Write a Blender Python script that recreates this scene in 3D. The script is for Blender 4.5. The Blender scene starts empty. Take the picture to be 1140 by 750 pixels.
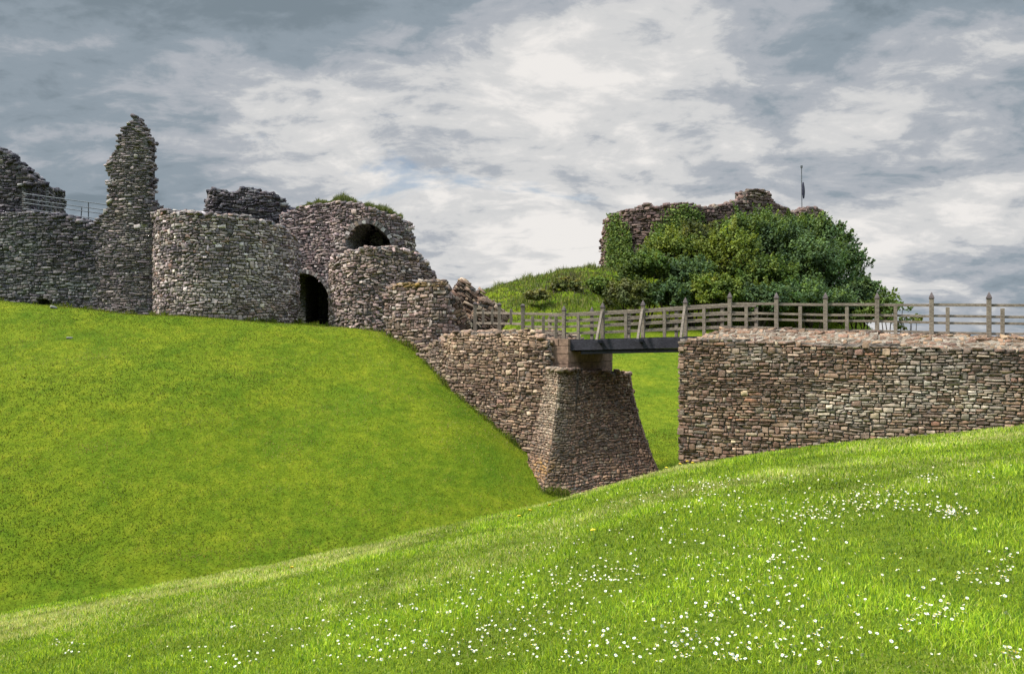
import bpy, math, random
import numpy as np
from mathutils import Vector, Matrix

# ------------------------------------------------------------------ camera, sky, sun, exposure
scene = bpy.context.scene
C = scene.collection
F = 900.0                                   # focal length in photo pixels (photo is 1140 x 750)
cd = bpy.data.cameras.new('camera'); cam = bpy.data.objects.new('camera', cd); C.objects.link(cam)
cd.sensor_width = 36.0; cd.lens = 36.0 * F / 1140.0
cd.clip_start = 0.05; cd.clip_end = 9000.0
cam.location = (0, 0, 0); cam.rotation_euler = (math.radians(90), 0, 0)
scene.camera = cam

SUN_EL, SUN_AZ = 52.0, -98.0                # azimuth from +Y, positive to the right
w = bpy.data.worlds.new('World'); scene.world = w; w.use_nodes = True
def build_world():
    nt = w.node_tree; N = nt.nodes; L = nt.links
    N.clear()
    out = N.new('ShaderNodeOutputWorld'); bg = N.new('ShaderNodeBackground'); bg.inputs['Strength'].default_value = 0.1
    L.new(bg.outputs[0], out.inputs['Surface'])
    sky = N.new('ShaderNodeTexSky'); sky.sky_type = 'NISHITA'; sky.sun_disc = False
    sky.sun_elevation = math.radians(SUN_EL); sky.sun_rotation = math.radians(SUN_AZ)
    tc = N.new('ShaderNodeTexCoord'); sep = N.new('ShaderNodeSeparateXYZ'); L.new(tc.outputs['Generated'], sep.inputs[0])
    def math_(op, a, b=None, clamp=False):
        n = N.new('ShaderNodeMath'); n.operation = op; n.use_clamp = clamp
        for i, v in enumerate((a, b)):
            if v is None: continue
            if isinstance(v, (int, float)): n.inputs[i].default_value = v
            else: L.new(v, n.inputs[i])
        return n.outputs[0]
    z = math_('MAXIMUM', sep.outputs[2], 0.0)
    zz = math_('ADD', z, 0.30)
    u = math_('DIVIDE', sep.outputs[0], zz); v = math_('DIVIDE', sep.outputs[1], zz)
    cmb = N.new('ShaderNodeCombineXYZ'); L.new(u, cmb.inputs[0]); L.new(v, cmb.inputs[1])
    def noise(scale, detail, rough, dist, off, stretch=(1, 1, 1)):
        m = N.new('ShaderNodeMapping'); m.inputs['Location'].default_value = off; m.inputs['Scale'].default_value = stretch
        L.new(cmb.outputs[0], m.inputs[0])
        n = N.new('ShaderNodeTexNoise'); n.inputs['Scale'].default_value = scale; n.inputs['Detail'].default_value = detail
        n.inputs['Roughness'].default_value = rough; n.inputs['Distortion'].default_value = dist
        L.new(m.outputs[0], n.inputs['Vector']); return n.outputs['Fac']
    def mr(x, a, b, c, d, smooth=True):
        n = N.new('ShaderNodeMapRange'); n.interpolation_type = 'SMOOTHSTEP' if smooth else 'LINEAR'
        n.inputs['From Min'].default_value = a; n.inputs['From Max'].default_value = b
        n.inputs['To Min'].default_value = c; n.inputs['To Max'].default_value = d
        L.new(x, n.inputs['Value']); return n.outputs['Result']
    big = noise(1.1, 3, 0.5, 0.3, (3.1, 0.4, 0))
    mid = noise(3.0, 9, 0.60, 0.45, (7.7, 1.9, 0), (0.8, 1.0, 1))
    fine = noise(9.5, 7, 0.62, 0.35, (1.3, 5.2, 0), (0.8, 1.1, 1))
    s = math_('ADD', math_('MULTIPLY', big, 0.34), math_('ADD', math_('MULTIPLY', mid, 0.60), math_('MULTIPLY', fine, 0.34)))
    # the thin, bright part of the overcast
    def lobe(d, p):
        d = Vector(d).normalized()
        dt = N.new('ShaderNodeVectorMath'); dt.operation = 'DOT_PRODUCT'
        nrm = N.new('ShaderNodeVectorMath'); nrm.operation = 'NORMALIZE'; L.new(tc.outputs['Generated'], nrm.inputs[0])
        L.new(nrm.outputs[0], dt.inputs[0]); dt.inputs[1].default_value = d
        return math_('POWER', math_('MAXIMUM', dt.outputs['Value'], 0.0), p)
    glow = lobe((0.10, 1.0, 0.17), 12.0)
    glow2 = lobe((-0.32, 1.0, 0.20), 60.0)
    s = math_('SUBTRACT', s, 0.14)
    s2 = math_('ADD', s, math_('ADD', math_("MULTIPLY", glow, 0.195), math_('MULTIPLY', glow2, 0.05)))
    hz = mr(sep.outputs[2], 0.0, 0.15, -0.02, 0.0)
    s2 = math_('ADD', s2, hz)
    tp = mr(sep.outputs[2], 0.22, 0.42, 0.0, -0.085)
    s2 = math_('ADD', s2, tp)
    s2 = math_('ADD', s2, math_('MULTIPLY', lobe((0.55, 1.0, 0.13), 30.0), 0.06))
    side = mr(math_('MULTIPLY', sep.outputs[0], -1.0), 0.22, 0.60, 0.0, -0.035)
    s2 = math_('ADD', s2, side)
    cr = N.new('ShaderNodeValToRGB'); L.new(s2, cr.inputs[0])
    e = cr.color_ramp; e.interpolation = 'EASE'
    e.elements[0].position = 0.40; e.elements[0].color = (0.225, 0.28, 0.325, 1)
    e.elements[1].position = 0.76; e.elements[1].color = (0.95, 0.92, 0.89, 1)
    for pos, col in ((0.50, (0.31, 0.37, 0.425, 1)), (0.58, (0.47, 0.50, 0.545, 1)), (0.66, (0.73, 0.73, 0.73, 1))):
        k = e.elements.new(pos); k.color = col
    # overhead and behind, the overcast is brighter (it lights the ground)
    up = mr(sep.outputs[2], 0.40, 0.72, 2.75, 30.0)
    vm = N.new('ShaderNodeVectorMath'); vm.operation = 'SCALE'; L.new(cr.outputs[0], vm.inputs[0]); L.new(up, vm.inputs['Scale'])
    gap = noise(1.7, 7, 0.6, 0.5, (12.4, 3.3, 0), (0.8, 1.2, 1))
    g = mr(gap, 0.60, 0.68, 0.0, 0.6)
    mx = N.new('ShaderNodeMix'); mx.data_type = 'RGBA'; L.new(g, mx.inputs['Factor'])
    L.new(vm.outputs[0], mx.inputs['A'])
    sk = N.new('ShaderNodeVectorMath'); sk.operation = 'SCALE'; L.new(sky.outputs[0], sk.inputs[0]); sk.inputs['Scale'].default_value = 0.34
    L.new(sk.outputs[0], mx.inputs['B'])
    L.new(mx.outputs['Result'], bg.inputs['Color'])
build_world()

sd = bpy.data.lights.new('sun', 'SUN'); sun = bpy.data.objects.new('sun', sd); C.objects.link(sun)
sd.energy = 2.2; sd.angle = math.radians(10); sd.color = (1.0, 0.95, 0.87)
_e, _a = math.radians(SUN_EL), math.radians(SUN_AZ)
_d = Vector((math.sin(_a) * math.cos(_e), math.cos(_a) * math.cos(_e), math.sin(_e)))
sun.rotation_euler = _d.to_track_quat('Z', 'Y').to_euler(); sun.location = (0, -5, 40)

vs = scene.view_settings
vs.view_transform = 'Standard'; vs.look = 'None'; vs.exposure = 1.72; vs.gamma = 1.0; vs.use_curve_mapping = False

# ------------------------------------------------------------------ helpers
rng = np.random.default_rng(11)
random.seed(11)
def PX(px, py, Z):                          # point seen at a photo pixel, at depth Z
    return ((px - 570.0) / F * Z, Z, (375.0 - py) / F * Z)
def lin(r, g, b):
    f = lambda c: c / 12.92 if c <= 0.04045 else ((c + 0.055) / 1.055) ** 2.4
    return (f(r / 255.0), f(g / 255.0), f(b / 255.0))
def tag(o, label=None, cat=None, group=None, kind=None):
    if label: o['label'] = label
    if cat: o['category'] = cat
    if group: o['group'] = group
    if kind: o['kind'] = kind
    return o
def empty(name, loc=(0, 0, 0)):
    o = bpy.data.objects.new(name, None); o.location = loc; o.empty_display_size = 0.2; C.objects.link(o); return o
def link(name, me, mat, parent=None):
    o = bpy.data.objects.new(name, me); C.objects.link(o)
    if mat is not None and not me.materials: me.materials.append(mat)
    if parent is not None:
        o.parent = parent
        o.matrix_parent_inverse = Matrix.Translation(parent.location).inverted()
    return o
def np_mesh(name, V, quads=None, tris=None, col=None, smooth=False, mats=None, midx=None):
    """fast mesh from numpy arrays"""
    me = bpy.data.meshes.new(name)
    V = np.asarray(V, np.float32)
    nq = 0 if quads is None else len(quads); ntr = 0 if tris is None else len(tris)
    me.vertices.add(len(V)); me.vertices.foreach_set('co', V.ravel())
    li = []
    if nq: li.append(np.asarray(quads, np.int32).ravel())
    if ntr: li.append(np.asarray(tris, np.int32).ravel())
    li = np.concatenate(li)
    me.loops.add(len(li)); me.loops.foreach_set('vertex_index', li)
    tot = np.concatenate([np.full(nq, 4, np.int32), np.full(ntr, 3, np.int32)])
    st = np.concatenate([[0], np.cumsum(tot)[:-1]]).astype(np.int32)
    me.polygons.add(nq + ntr); me.polygons.foreach_set('loop_start', st); me.polygons.foreach_set('loop_total', tot)
    if smooth: me.polygons.foreach_set('use_smooth', np.ones(nq + ntr, bool))
    if midx is not None: me.polygons.foreach_set('material_index', np.asarray(midx, np.int32))
    if col is not None:
        a = me.color_attributes.new('Col', 'FLOAT_COLOR', 'POINT')
        cc = np.ones((len(V), 4), np.float32); cc[:, :3] = col
        a.data.foreach_set('color', cc.ravel())
    if mats:
        for m in mats: me.materials.append(m)
    me.update(); me.validate()
    return me
class MB:
    """collects boxes, bars and pyramids into one mesh"""
    def __init__(s): s.v = []; s.f = []
    def hexa(s, pts):
        b = len(s.v); s.v += [tuple(p) for p in pts]
        s.f += [tuple(b + i for i in q) for q in ((0, 3, 2, 1), (4, 5, 6, 7), (0, 1, 5, 4), (1, 2, 6, 5), (2, 3, 7, 6), (3, 0, 4, 7))]
    def bar(s, p0, p1, wid, hei, up=(0, 0, 1), taper=1.0):
        p0, p1 = Vector(p0), Vector(p1); d = (p1 - p0).normalized(); up = Vector(up)
        if abs(d.dot(up)) > 0.95: up = Vector((0.42, 0.9, 0))
        r = d.cross(up).normalized(); u = r.cross(d).normalized()
        pts = []
        for p, k in ((p0, 1.0), (p1, taper)):
            for a, b in ((-1, -1), (1, -1), (1, 1), (-1, 1)):
                pts.append(p + r * (a * wid * 0.5 * k) + u * (b * hei * 0.5 * k))
        s.hexa(pts)
    def post(s, x, y, z0, z1, wid, dx, dy, taper=1.0, wt=None):
        wt = wid if wt is None else wt
        pts = []
        for z, k in ((z0, 1.0), (z1, taper)):
            for a, b in ((-1, -1), (1, -1), (1, 1), (-1, 1)):
                pts.append((x + (dx * a * wid + -dy * b * wt) * 0.5 * k, y + (dy * a * wid + dx * b * wt) * 0.5 * k, z))
        s.hexa(pts)
    def tube(s, p0, p1, r, n=8):
        p0, p1 = Vector(p0), Vector(p1); d = (p1 - p0).normalized()
        a = d.orthogonal().normalized(); c = d.cross(a)
        b = len(s.v)
        for p in (p0, p1):
            for i in range(n):
                t = 2 * math.pi * i / n
                s.v.append(tuple(p + (a * math.cos(t) + c * math.sin(t)) * r))
        for i in range(n):
            j = (i + 1) % n; s.f.append((b + i, b + j, b + n + j, b + n + i))
        s.f.append(tuple(b + i for i in range(n))[::-1]); s.f.append(tuple(b + n + i for i in range(n)))
    def build(s, name, mat, parent=None, bevel=0.0):
        me = bpy.data.meshes.new(name); me.from_pydata(s.v, [], s.f); me.update()
        o = link(name, me, mat, parent)
        if bevel:
            m = o.modifiers.new('bevel', 'BEVEL'); m.width = bevel; m.segments = 2; m.limit_method = 'ANGLE'
        return o

# value noise in numpy
_tab = np.random.default_rng(5).random((256, 256))
def vnoise(x, y):
    xi = np.floor(x).astype(int); yi = np.floor(y).astype(int); fx = x - xi; fy = y - yi
    fx = fx * fx * (3 - 2 * fx); fy = fy * fy * (3 - 2 * fy)
    g = lambda a, b: _tab[a % 256, b % 256]
    return (g(xi, yi) * (1 - fx) + g(xi + 1, yi) * fx) * (1 - fy) + (g(xi, yi + 1) * (1 - fx) + g(xi + 1, yi + 1) * fx) * fy
def fbm(x, y, o=4):
    r = 0; a = 0.5; t = 0
    for i in range(o):
        r = r + a * vnoise(x + 17.3 * i, y + 9.1 * i); t += a; a *= 0.5; x = x * 2.03; y = y * 2.03
    return r / t
def in_poly(px, py, poly):
    px = np.asarray(px, float); py = np.asarray(py, float)
    r = np.zeros(px.shape, bool); n = len(poly)
    for i in range(n):
        x0, y0 = poly[i]; x1, y1 = poly[(i + 1) % n]
        if y0 == y1: continue
        c = ((y0 > py) != (y1 > py)) & (px < (x1 - x0) * (py - y0) / (y1 - y0) + x0)
        r ^= c
    return r

# ------------------------------------------------------------------ materials
def new_mat(name):
    m = bpy.data.materials.new(name); m.use_nodes = True
    nt = m.node_tree; nt.nodes.clear()
    out = nt.nodes.new('ShaderNodeOutputMaterial')
    return m, nt, nt.nodes, nt.links, out
def nz(N, L, co, scale, detail=6, rough=0.6, dist=0.0):
    n = N.new('ShaderNodeTexNoise'); n.inputs['Scale'].default_value = scale; n.inputs['Detail'].default_value = detail
    n.inputs['Roughness'].default_value = rough; n.inputs['Distortion'].default_value = dist
    L.new(co, n.inputs['Vector']); return n.outputs['Fac']
def rampf(N, L, x, stops):
    n = N.new('ShaderNodeValToRGB'); e = n.color_ramp
    e.elements[0].position = stops[0][0]; e.elements[0].color = (*stops[0][1], 1)
    e.elements[1].position = stops[-1][0]; e.elements[1].color = (*stops[-1][1], 1)
    for p, c in stops[1:-1]: k = e.elements.new(p); k.color = (*c, 1)
    L.new(x, n.inputs[0]); return n.outputs[0]
def mixc(N, L, f, a, b, mode='MIX'):
    n = N.new('ShaderNodeMix'); n.data_type = 'RGBA'; n.blend_type = mode
    for k, v in (('Factor', f), ('A', a), ('B', b)):
        if isinstance(v, (int, float)): n.inputs[k].default_value = v
        elif isinstance(v, tuple): n.inputs[k].default_value = (*v, 1)
        else: L.new(v, n.inputs[k])
    return n.outputs['Result']
def bumpn(N, L, h, st, dist=0.05):
    b = N.new('ShaderNodeBump'); b.inputs['Strength'].default_value = st; b.inputs['Distance'].default_value = dist
    L.new(h, b.inputs['Height']); return b.outputs[0]
def stone_material(name, lichen=(0.42, 0.42, 0.36), lich=0.5, spot=22.0, bs=0.6):
    m, nt, N, L, out = new_mat(name)
    p = N.new('ShaderNodeBsdfPrincipled'); p.inputs['Roughness'].default_value = 0.95; p.inputs['Specular IOR Level'].default_value = 0.2
    L.new(p.outputs[0], out.inputs[0])
    g = N.new('ShaderNodeNewGeometry'); co = g.outputs['Position']
    at = N.new('ShaderNodeAttribute'); at.attribute_name = 'Col'
    n1 = nz(N, L, co, 9.0, 8, 0.65); n2 = nz(N, L, co, spot, 6, 0.7); n3 = nz(N, L, co, 0.8, 5, 0.6)
    v1 = rampf(N, L, n1, [(0.25, (0.55, 0.55, 0.55)), (0.5, (1, 1, 1)), (0.8, (1.45, 1.42, 1.38))])
    c = mixc(N, L, 1.0, at.outputs['Color'], v1, 'MULTIPLY')
    v3 = rampf(N, L, n3, [(0.3, (0.72, 0.72, 0.75)), (0.7, (1.2, 1.17, 1.12))])
    c = mixc(N, L, 1.0, c, v3, 'MULTIPLY')
    f = rampf(N, L, n2, [(0.56, (0, 0, 0)), (0.68, (lich, lich, lich))])
    c = mixc(N, L, f, c, lichen)
    d = rampf(N, L, nz(N, L, co, spot * 2.2, 4, 0.6), [(0.28, (0.55, 0.55, 0.55)), (0.42, (0, 0, 0))])
    c = mixc(N, L, d, c, (0.04, 0.035, 0.032))
    L.new(c, p.inputs['Base Color'])
    h = N.new('ShaderNodeMath'); h.operation = 'ADD'; L.new(n1, h.inputs[0]); L.new(nz(N, L, co, 45.0, 5, 0.7), h.inputs[1])
    L.new(bumpn(N, L, h.outputs[0], bs, 0.03), p.inputs['Normal'])
    return m
def core_material(name, c0, c1):
    m, nt, N, L, out = new_mat(name)
    p = N.new('ShaderNodeBsdfPrincipled'); p.inputs['Roughness'].default_value = 1.0; p.inputs['Specular IOR Level'].default_value = 0.1
    L.new(p.outputs[0], out.inputs[0])
    g = N.new('ShaderNodeNewGeometry'); co = g.outputs['Position']
    n1 = nz(N, L, co, 7.0, 8, 0.7)
    vo = N.new('ShaderNodeTexVoronoi'); vo.inputs['Scale'].default_value = 6.0
    mp = N.new('ShaderNodeMapping'); mp.inputs['Scale'].default_value = (1, 1, 1.8); L.new(co, mp.inputs[0]); L.new(mp.outputs[0], vo.inputs['Vector'])
    c = rampf(N, L, n1, [(0.3, c0), (0.7, c1)])
    vb = N.new('ShaderNodeRGBToBW'); L.new(vo.outputs['Color'], vb.inputs[0])
    c = mixc(N, L, 0.5, c, vb.outputs[0], 'SOFT_LIGHT')
    L.new(c, p.inputs['Base Color'])
    L.new(bumpn(N, L, vo.outputs['Distance'], 0.9, 0.12), p.inputs['Normal'])
    return m
def leaf_material(name, trans=0.35, var=0.25):
    m, nt, N, L, out = new_mat(name)
    d = N.new('ShaderNodeBsdfPrincipled'); d.inputs['Roughness'].default_value = 0.6; d.inputs['Specular IOR Level'].default_value = 0.12
    t = N.new('ShaderNodeBsdfTranslucent'); mx = N.new('ShaderNodeMixShader'); mx.inputs[0].default_value = trans
    at = N.new('ShaderNodeAttribute'); at.attribute_name = 'Col'
    L.new(at.outputs['Color'], d.inputs['Base Color'])
    tcol = mixc(N, L, 1.0, at.outputs['Color'], (1.25, 1.2, 0.6), 'MULTIPLY')
    L.new(tcol, t.inputs['Color'])
    L.new(d.outputs[0], mx.inputs[1]); L.new(t.outputs[0], mx.inputs[2]); L.new(mx.outputs[0], out.inputs[0])
    return m
def ground_material():
    m, nt, N, L, out = new_mat('turf')
    p = N.new('ShaderNodeBsdfPrincipled'); p.inputs['Roughness'].default_value = 1.0; p.inputs['Specular IOR Level'].default_value = 0.05
    L.new(p.outputs[0], out.inputs[0])
    g = N.new('ShaderNodeNewGeometry'); co = g.outputs['Position']
    n1 = nz(N, L, co, 0.55, 6, 0.6, 0.4); n2 = nz(N, L, co, 2.8, 6, 0.65); n3 = nz(N, L, co, 14, 6, 0.7)
    c = rampf(N, L, n2, [(0.30, (0.055, 0.082, 0.004)), (0.5, (0.083, 0.114, 0.006)), (0.70, (0.122, 0.140, 0.010))])
    c2 = rampf(N, L, n1, [(0.3, (0.62, 0.78, 0.7)), (0.7, (1.35, 1.18, 1.1))])
    c = mixc(N, L, 1.0, c, c2, 'MULTIPLY')
    c3 = rampf(N, L, n3, [(0.3, (0.72, 0.75, 0.7)), (0.7, (1.22, 1.2, 1.2))])
    c = mixc(N, L, 1.0, c, c3, 'MULTIPLY')
    sp = N.new('ShaderNodeSeparateXYZ'); L.new(co, sp.inputs[0])
    mr = N.new('ShaderNodeMapRange'); mr.inputs['From Min'].default_value = 11; mr.inputs['From Max'].default_value = 17; L.new(sp.outputs[1], mr.inputs['Value'])
    th = rampf(N, L, n3, [(0.3, (0.050, 0.082, 0.006)), (0.7, (0.115, 0.150, 0.012))])
    c = mixc(N, L, mr.outputs[0], th, c)
    L.new(c, p.inputs['Base Color'])
    L.new(bumpn(N, L, n3, 0.8, 0.06), p.inputs['Normal'])
    return m
def wood_material(name, c0, c1, c2):
    m, nt, N, L, out = new_mat(name)
    p = N.new('ShaderNodeBsdfPrincipled'); p.inputs['Roughness'].default_value = 0.85; p.inputs['Specular IOR Level'].default_value = 0.2
    L.new(p.outputs[0], out.inputs[0])
    tcn = N.new('ShaderNodeNewGeometry'); co = tcn.outputs['Position']
    mp = N.new('ShaderNodeMapping'); mp.inputs['Scale'].default_value = (4, 4, 14); L.new(co, mp.inputs[0])
    n1 = nz(N, L, mp.outputs[0], 3.0, 6, 0.7); n2 = nz(N, L, co, 2.2, 4, 0.6)
    c = rampf(N, L, n1, [(0.3, c0), (0.5, c1), (0.72, c2)])
    v = rampf(N, L, n2, [(0.3, (0.75, 0.75, 0.75)), (0.7, (1.2, 1.2, 1.15))])
    c = mixc(N, L, 1.0, c, v, 'MULTIPLY')
    L.new(c, p.inputs['Base Color']); L.new(bumpn(N, L, n1, 0.5, 0.01), p.inputs['Normal'])
    return m
def plain_material(name, c, rough=0.7, metal=0.0, var=0.25, scale=8.0):
    m, nt, N, L, out = new_mat(name)
    p = N.new('ShaderNodeBsdfPrincipled'); p.inputs['Roughness'].default_value = rough; p.inputs['Metallic'].default_value = metal
    p.inputs['Specular IOR Level'].default_value = 0.3
    L.new(p.outputs[0], out.inputs[0])
    g = N.new('ShaderNodeNewGeometry')
    n = nz(N, L, g.outputs['Position'], scale, 6, 0.65)
    lo = tuple(x * (1 - var) for x in c); hi = tuple(x * (1 + var) for x in c)
    L.new(rampf(N, L, n, [(0.3, lo), (0.7, hi)]), p.inputs['Base Color'])
    L.new(bumpn(N, L, n, 0.3, 0.01), p.inputs['Normal'])
    return m
M_stone = stone_material('sandstone_rubble')
M_grey = stone_material('grey_rubble', lichen=(0.37, 0.37, 0.385), lich=0.55, spot=14.0)
M_far = stone_material('dark_rubble', lichen=(0.2, 0.2, 0.18), lich=0.3, spot=6.0)
M_core = core_material('joint_earth', (0.055, 0.045, 0.038), (0.15, 0.125, 0.105))
M_core_grey = core_material('joint_grey', (0.055, 0.053, 0.052), (0.16, 0.15, 0.142))
M_core_brown = core_material('joint_brown', (0.05, 0.038, 0.03), (0.12, 0.095, 0.078))
M_mortar = core_material('pale_mortar', (0.14, 0.112, 0.085), (0.24, 0.195, 0.15))
M_leaf = leaf_material('leaves')
M_grass = leaf_material('grass_blades', 0.4)
M_ground = ground_material()
M_wood = wood_material('weathered_oak', lin(74, 65, 58), lin(111, 100, 90), lin(146, 134, 122))
M_cap = wood_material('dark_post_cap', lin(60, 52, 52), lin(84, 74, 74), lin(108, 98, 96))
M_beam = wood_material('tarred_beam', (0.012, 0.011, 0.015), (0.026, 0.024, 0.032), (0.055, 0.052, 0.066))
M_ashlar = plain_material('ashlar', lin(112, 90, 76), 0.95, 0, 0.55, 5.0)
M_iron = plain_material('grey_iron', (0.085, 0.09, 0.10), 0.5, 0.3)
M_path = plain_material('gravel_path', (0.22, 0.18, 0.14), 0.95, 0, 0.35, 12.0)
M_petal = plain_material('daisy_petal', (0.56, 0.56, 0.53), 0.7, 0, 0.05, 40)
M_yellow = plain_material('daisy_centre', (0.75, 0.50, 0.03), 0.8, 0, 0.1, 60)
M_stem = plain_material('flower_stem', (0.06, 0.12, 0.02), 0.8)
M_bark = plain_material('bark', (0.06, 0.045, 0.032), 0.95, 0, 0.4, 6.0)
M_white = plain_material('white_paint', (0.75, 0.75, 0.74), 0.5, 0, 0.05)
M_flag = plain_material('flag_cloth', (0.03, 0.03, 0.05), 0.9)

# ------------------------------------------------------------------ terrain
Gp = np.array([(-0.9), (0 - 570) / F, (150 - 570) / F, (300 - 570) / F, (450 - 570) / F, (600 - 570) / F, (757 - 570) / F, (900 - 570) / F, (1140 - 570) / F, 0.9])
Gv = np.array([-0.180, -0.133, -0.102, -0.072, -0.036, 0.000, 0.049, 0.072, 0.100, 0.12])
KX, KY = 17.0, 78.0                         # keep mound
def smax(a, b, k):
    h = np.clip(0.5 + 0.5 * (a - b) / k, 0, 1); return b * (1 - h) + a * h + k * h * (1 - h)
def ground_z(x, y):
    x = np.asarray(x, float); y = np.asarray(y, float)
    yy = np.clip(y, 1.0, 60.0)
    p = np.clip(x / yy, -0.9, 0.9)
    bank = -1.4 + 0.066 * yy - 0.01375 * yy ** 2 + yy * np.interp(p, Gp, Gv)
    bank = bank + 0.10 * (fbm(x * 0.55 + 40, y * 0.55 + 3, 3) - 0.5) * np.clip(y / 4, 0.2, 1)
    far_lip = np.clip((y - 60) / 80.0, 0, 1)
    bank = np.where(y > 60, -60.0, bank)
    floor = -7.2 + 0.35 * (fbm(x * 0.12, y * 0.12, 3) - 0.5) + 2.2 * far_lip
    # castle platform and its scarp
    dx = np.maximum(0, x + 6.0); dy = np.maximum(0, 36.6 - y)
    d = np.sqrt(dx * dx + dy * dy + 0.25) - 0.5
    plat = 0.2 + 0.082 * np.clip(-x - 6.0, 0, 40)
    scarp = plat - 0.50 * d + 0.55 * np.exp(-((x + 14) / 7.0) ** 2 - ((y - 29) / 4.5) ** 2) + 0.45 * (fbm(x * 0.16 + 9, y * 0.16 + 5, 3) - 0.5)
    scarp = np.where(y > 70, scarp - 0.3 * (y - 70), scarp)
    # keep mound
    ex = np.where(x > KX, (x - KX) * 1.85, (x - KX) * 1.0)
    wx = np.clip((x - 3.8) / 8.0, 0, 1); wx = wx * wx * (3 - 2 * wx)
    ey = np.where(y < KY, (y - KY) * (1 + 0.95 * wx), y - KY)
    r = np.sqrt(ex ** 2 + ey ** 2)
    apron = np.interp(y, [26, 33, 50, 60, 66, 80, 100], [-8.0, -5.5, -1.3, 0.5, 0.9, 0.5, -8]) - 0.36 * np.maximum(0, x - 17) - 0.3 * np.maximum(0, -x - 2)
    apron = apron + 0.5 * (fbm(x * 0.25 + 3, y * 0.25 + 1, 3) - 0.5)
    mot = np.interp(r, [0, 12, 17.6, 26, 30, 36, 47, 56, 70, 120], [6.2, 6.0, 4.75, 2.1, 0.5, -2.0, -5.4, -7.2, -9, -20])
    mot = mot + 0.8 * (fbm(x * 0.2 + 3, y * 0.2 + 11, 3) - 0.5) + 0.9 * (fbm(x * 0.75 + 3, y * 0.75 + 1, 3) - 0.5) * np.clip((33 - r) / 6.0, 0, 1)
    z = smax(bank, floor, 1.0)
    z = smax(z, scarp, 0.6)
    z = smax(z, apron, 0.8)
    z = smax(z, mot, 0.8)
    return z
def axis(lo, hi, fine, a, b, finer, far):
    v = [a]
    while v[-1] < b: v.append(v[-1] + finer)
    while v[-1] < hi: v.append(v[-1] + fine)
    s = fine
    while v[-1] < far: s *= 1.35; v.append(v[-1] + s)
    u = [a]
    while u[-1] > lo: u.append(u[-1] - fine)
    s = fine
    while u[-1] > -far: s *= 1.35; u.append(u[-1] - s)
    return np.array(u[::-1][:-1] + v)
gx = axis(-42, 48, 0.5, -9, 9, 0.16, 5000.0)
gy = axis(-6, 100, 0.5, 0.5, 15, 0.16, 5000.0)
GX, GY = np.meshgrid(gx, gy)
GZ = ground_z(GX, GY)
nx_, ny_ = len(gx), len(gy)
idx = np.arange(nx_ * ny_).reshape(ny_, nx_)
q = np.stack([idx[:-1, :-1], idx[:-1, 1:], idx[1:, 1:], idx[1:, :-1]], -1).reshape(-1, 4)
me = np_mesh('ground', np.stack([GX, GY, GZ], -1).reshape(-1, 3), q, smooth=True)
tag(link('ground', me, M_ground), kind='structure')

# ------------------------------------------------------------------ masonry
class Surf:
    """a wall face: knots run left to right, each (bottom point, top point)"""
    def __init__(s, knots):
        s.b = np.array([k[0] for k in knots], float); s.t = np.array([k[1] for k in knots], float)
        mid = (s.b[:, :2] + s.t[:, :2]) * 0.5
        s.s = np.concatenate([[0], np.cumsum(np.linalg.norm(np.diff(mid, axis=0), axis=1))])
        s.flare = 1.0
    def ip(s, a, u): return np.stack([np.interp(u, s.s, a[:, i]) for i in range(3)], -1)
    def zb(s, u): return np.interp(u, s.s, s.b[:, 2])
    def zt(s, u): return np.interp(u, s.s, s.t[:, 2])
    def P(s, u, z):
        # run on a little past the ends
        B = s.ip(s.b, u); T = s.ip(s.t, u)
        wv = np.clip((z - B[..., 2]) / np.maximum(T[..., 2] - B[..., 2], 1e-3), -0.2, 1.2)
        k = np.where(wv < 1, np.sign(1 - wv) * np.abs(1 - wv) ** s.flare, (1 - wv))
        out = T + (B - T) * k[..., None]
        lo = np.minimum(u, 0.0); hi = np.maximum(u - s.s[-1], 0.0)
        d0 = s.t[1] - s.t[0]; d1 = s.t[-1] - s.t[-2]
        d0 = d0[:2] / np.linalg.norm(d0[:2]); d1 = d1[:2] / np.linalg.norm(d1[:2])
        out[..., :2] += lo[..., None] * d0 + hi[..., None] * d1
        out[..., 2] = z
        return out
    def Nrm(s, u, z):
        e = 0.04
        du = s.P(np.asarray(u) + e, z) - s.P(np.asarray(u) - e, z)
        dz = s.P(u, np.asarray(z) + e) - s.P(u, np.asarray(z) - e)
        n = np.cross(du, dz); return n / np.maximum(np.linalg.norm(n, axis=-1, keepdims=True), 1e-9)
def to_px(P): return 570 + F * P[..., 0] / P[..., 1], 375 - F * P[..., 2] / P[..., 1]

_gu = np.array([-1, -0.84, 0.03, 0.84, 1]); _gv = np.array([-1, -0.70, 0.70, 1])
GU, GVv = np.meshgrid(_gu, _gv); GU = GU.ravel(); GVv = GVv.ravel()          # 20 front points
_id = np.arange(20).reshape(4, 5)
FQ = np.stack([_id[:-1, :-1], _id[:-1, 1:], _id[1:, 1:], _id[1:, :-1]], -1).reshape(-1, 4)
RING = list(_id[0, :]) + list(_id[1:, 4]) + list(_id[3, :-1][::-1]) + list(_id[1:3, 0][::-1])
RQ = np.array([(RING[(i)], 20 + i, 20 + (i + 1) % len(RING), RING[(i + 1) % len(RING)]) for i in range(len(RING))])
NV = 20 + len(RING)

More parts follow.
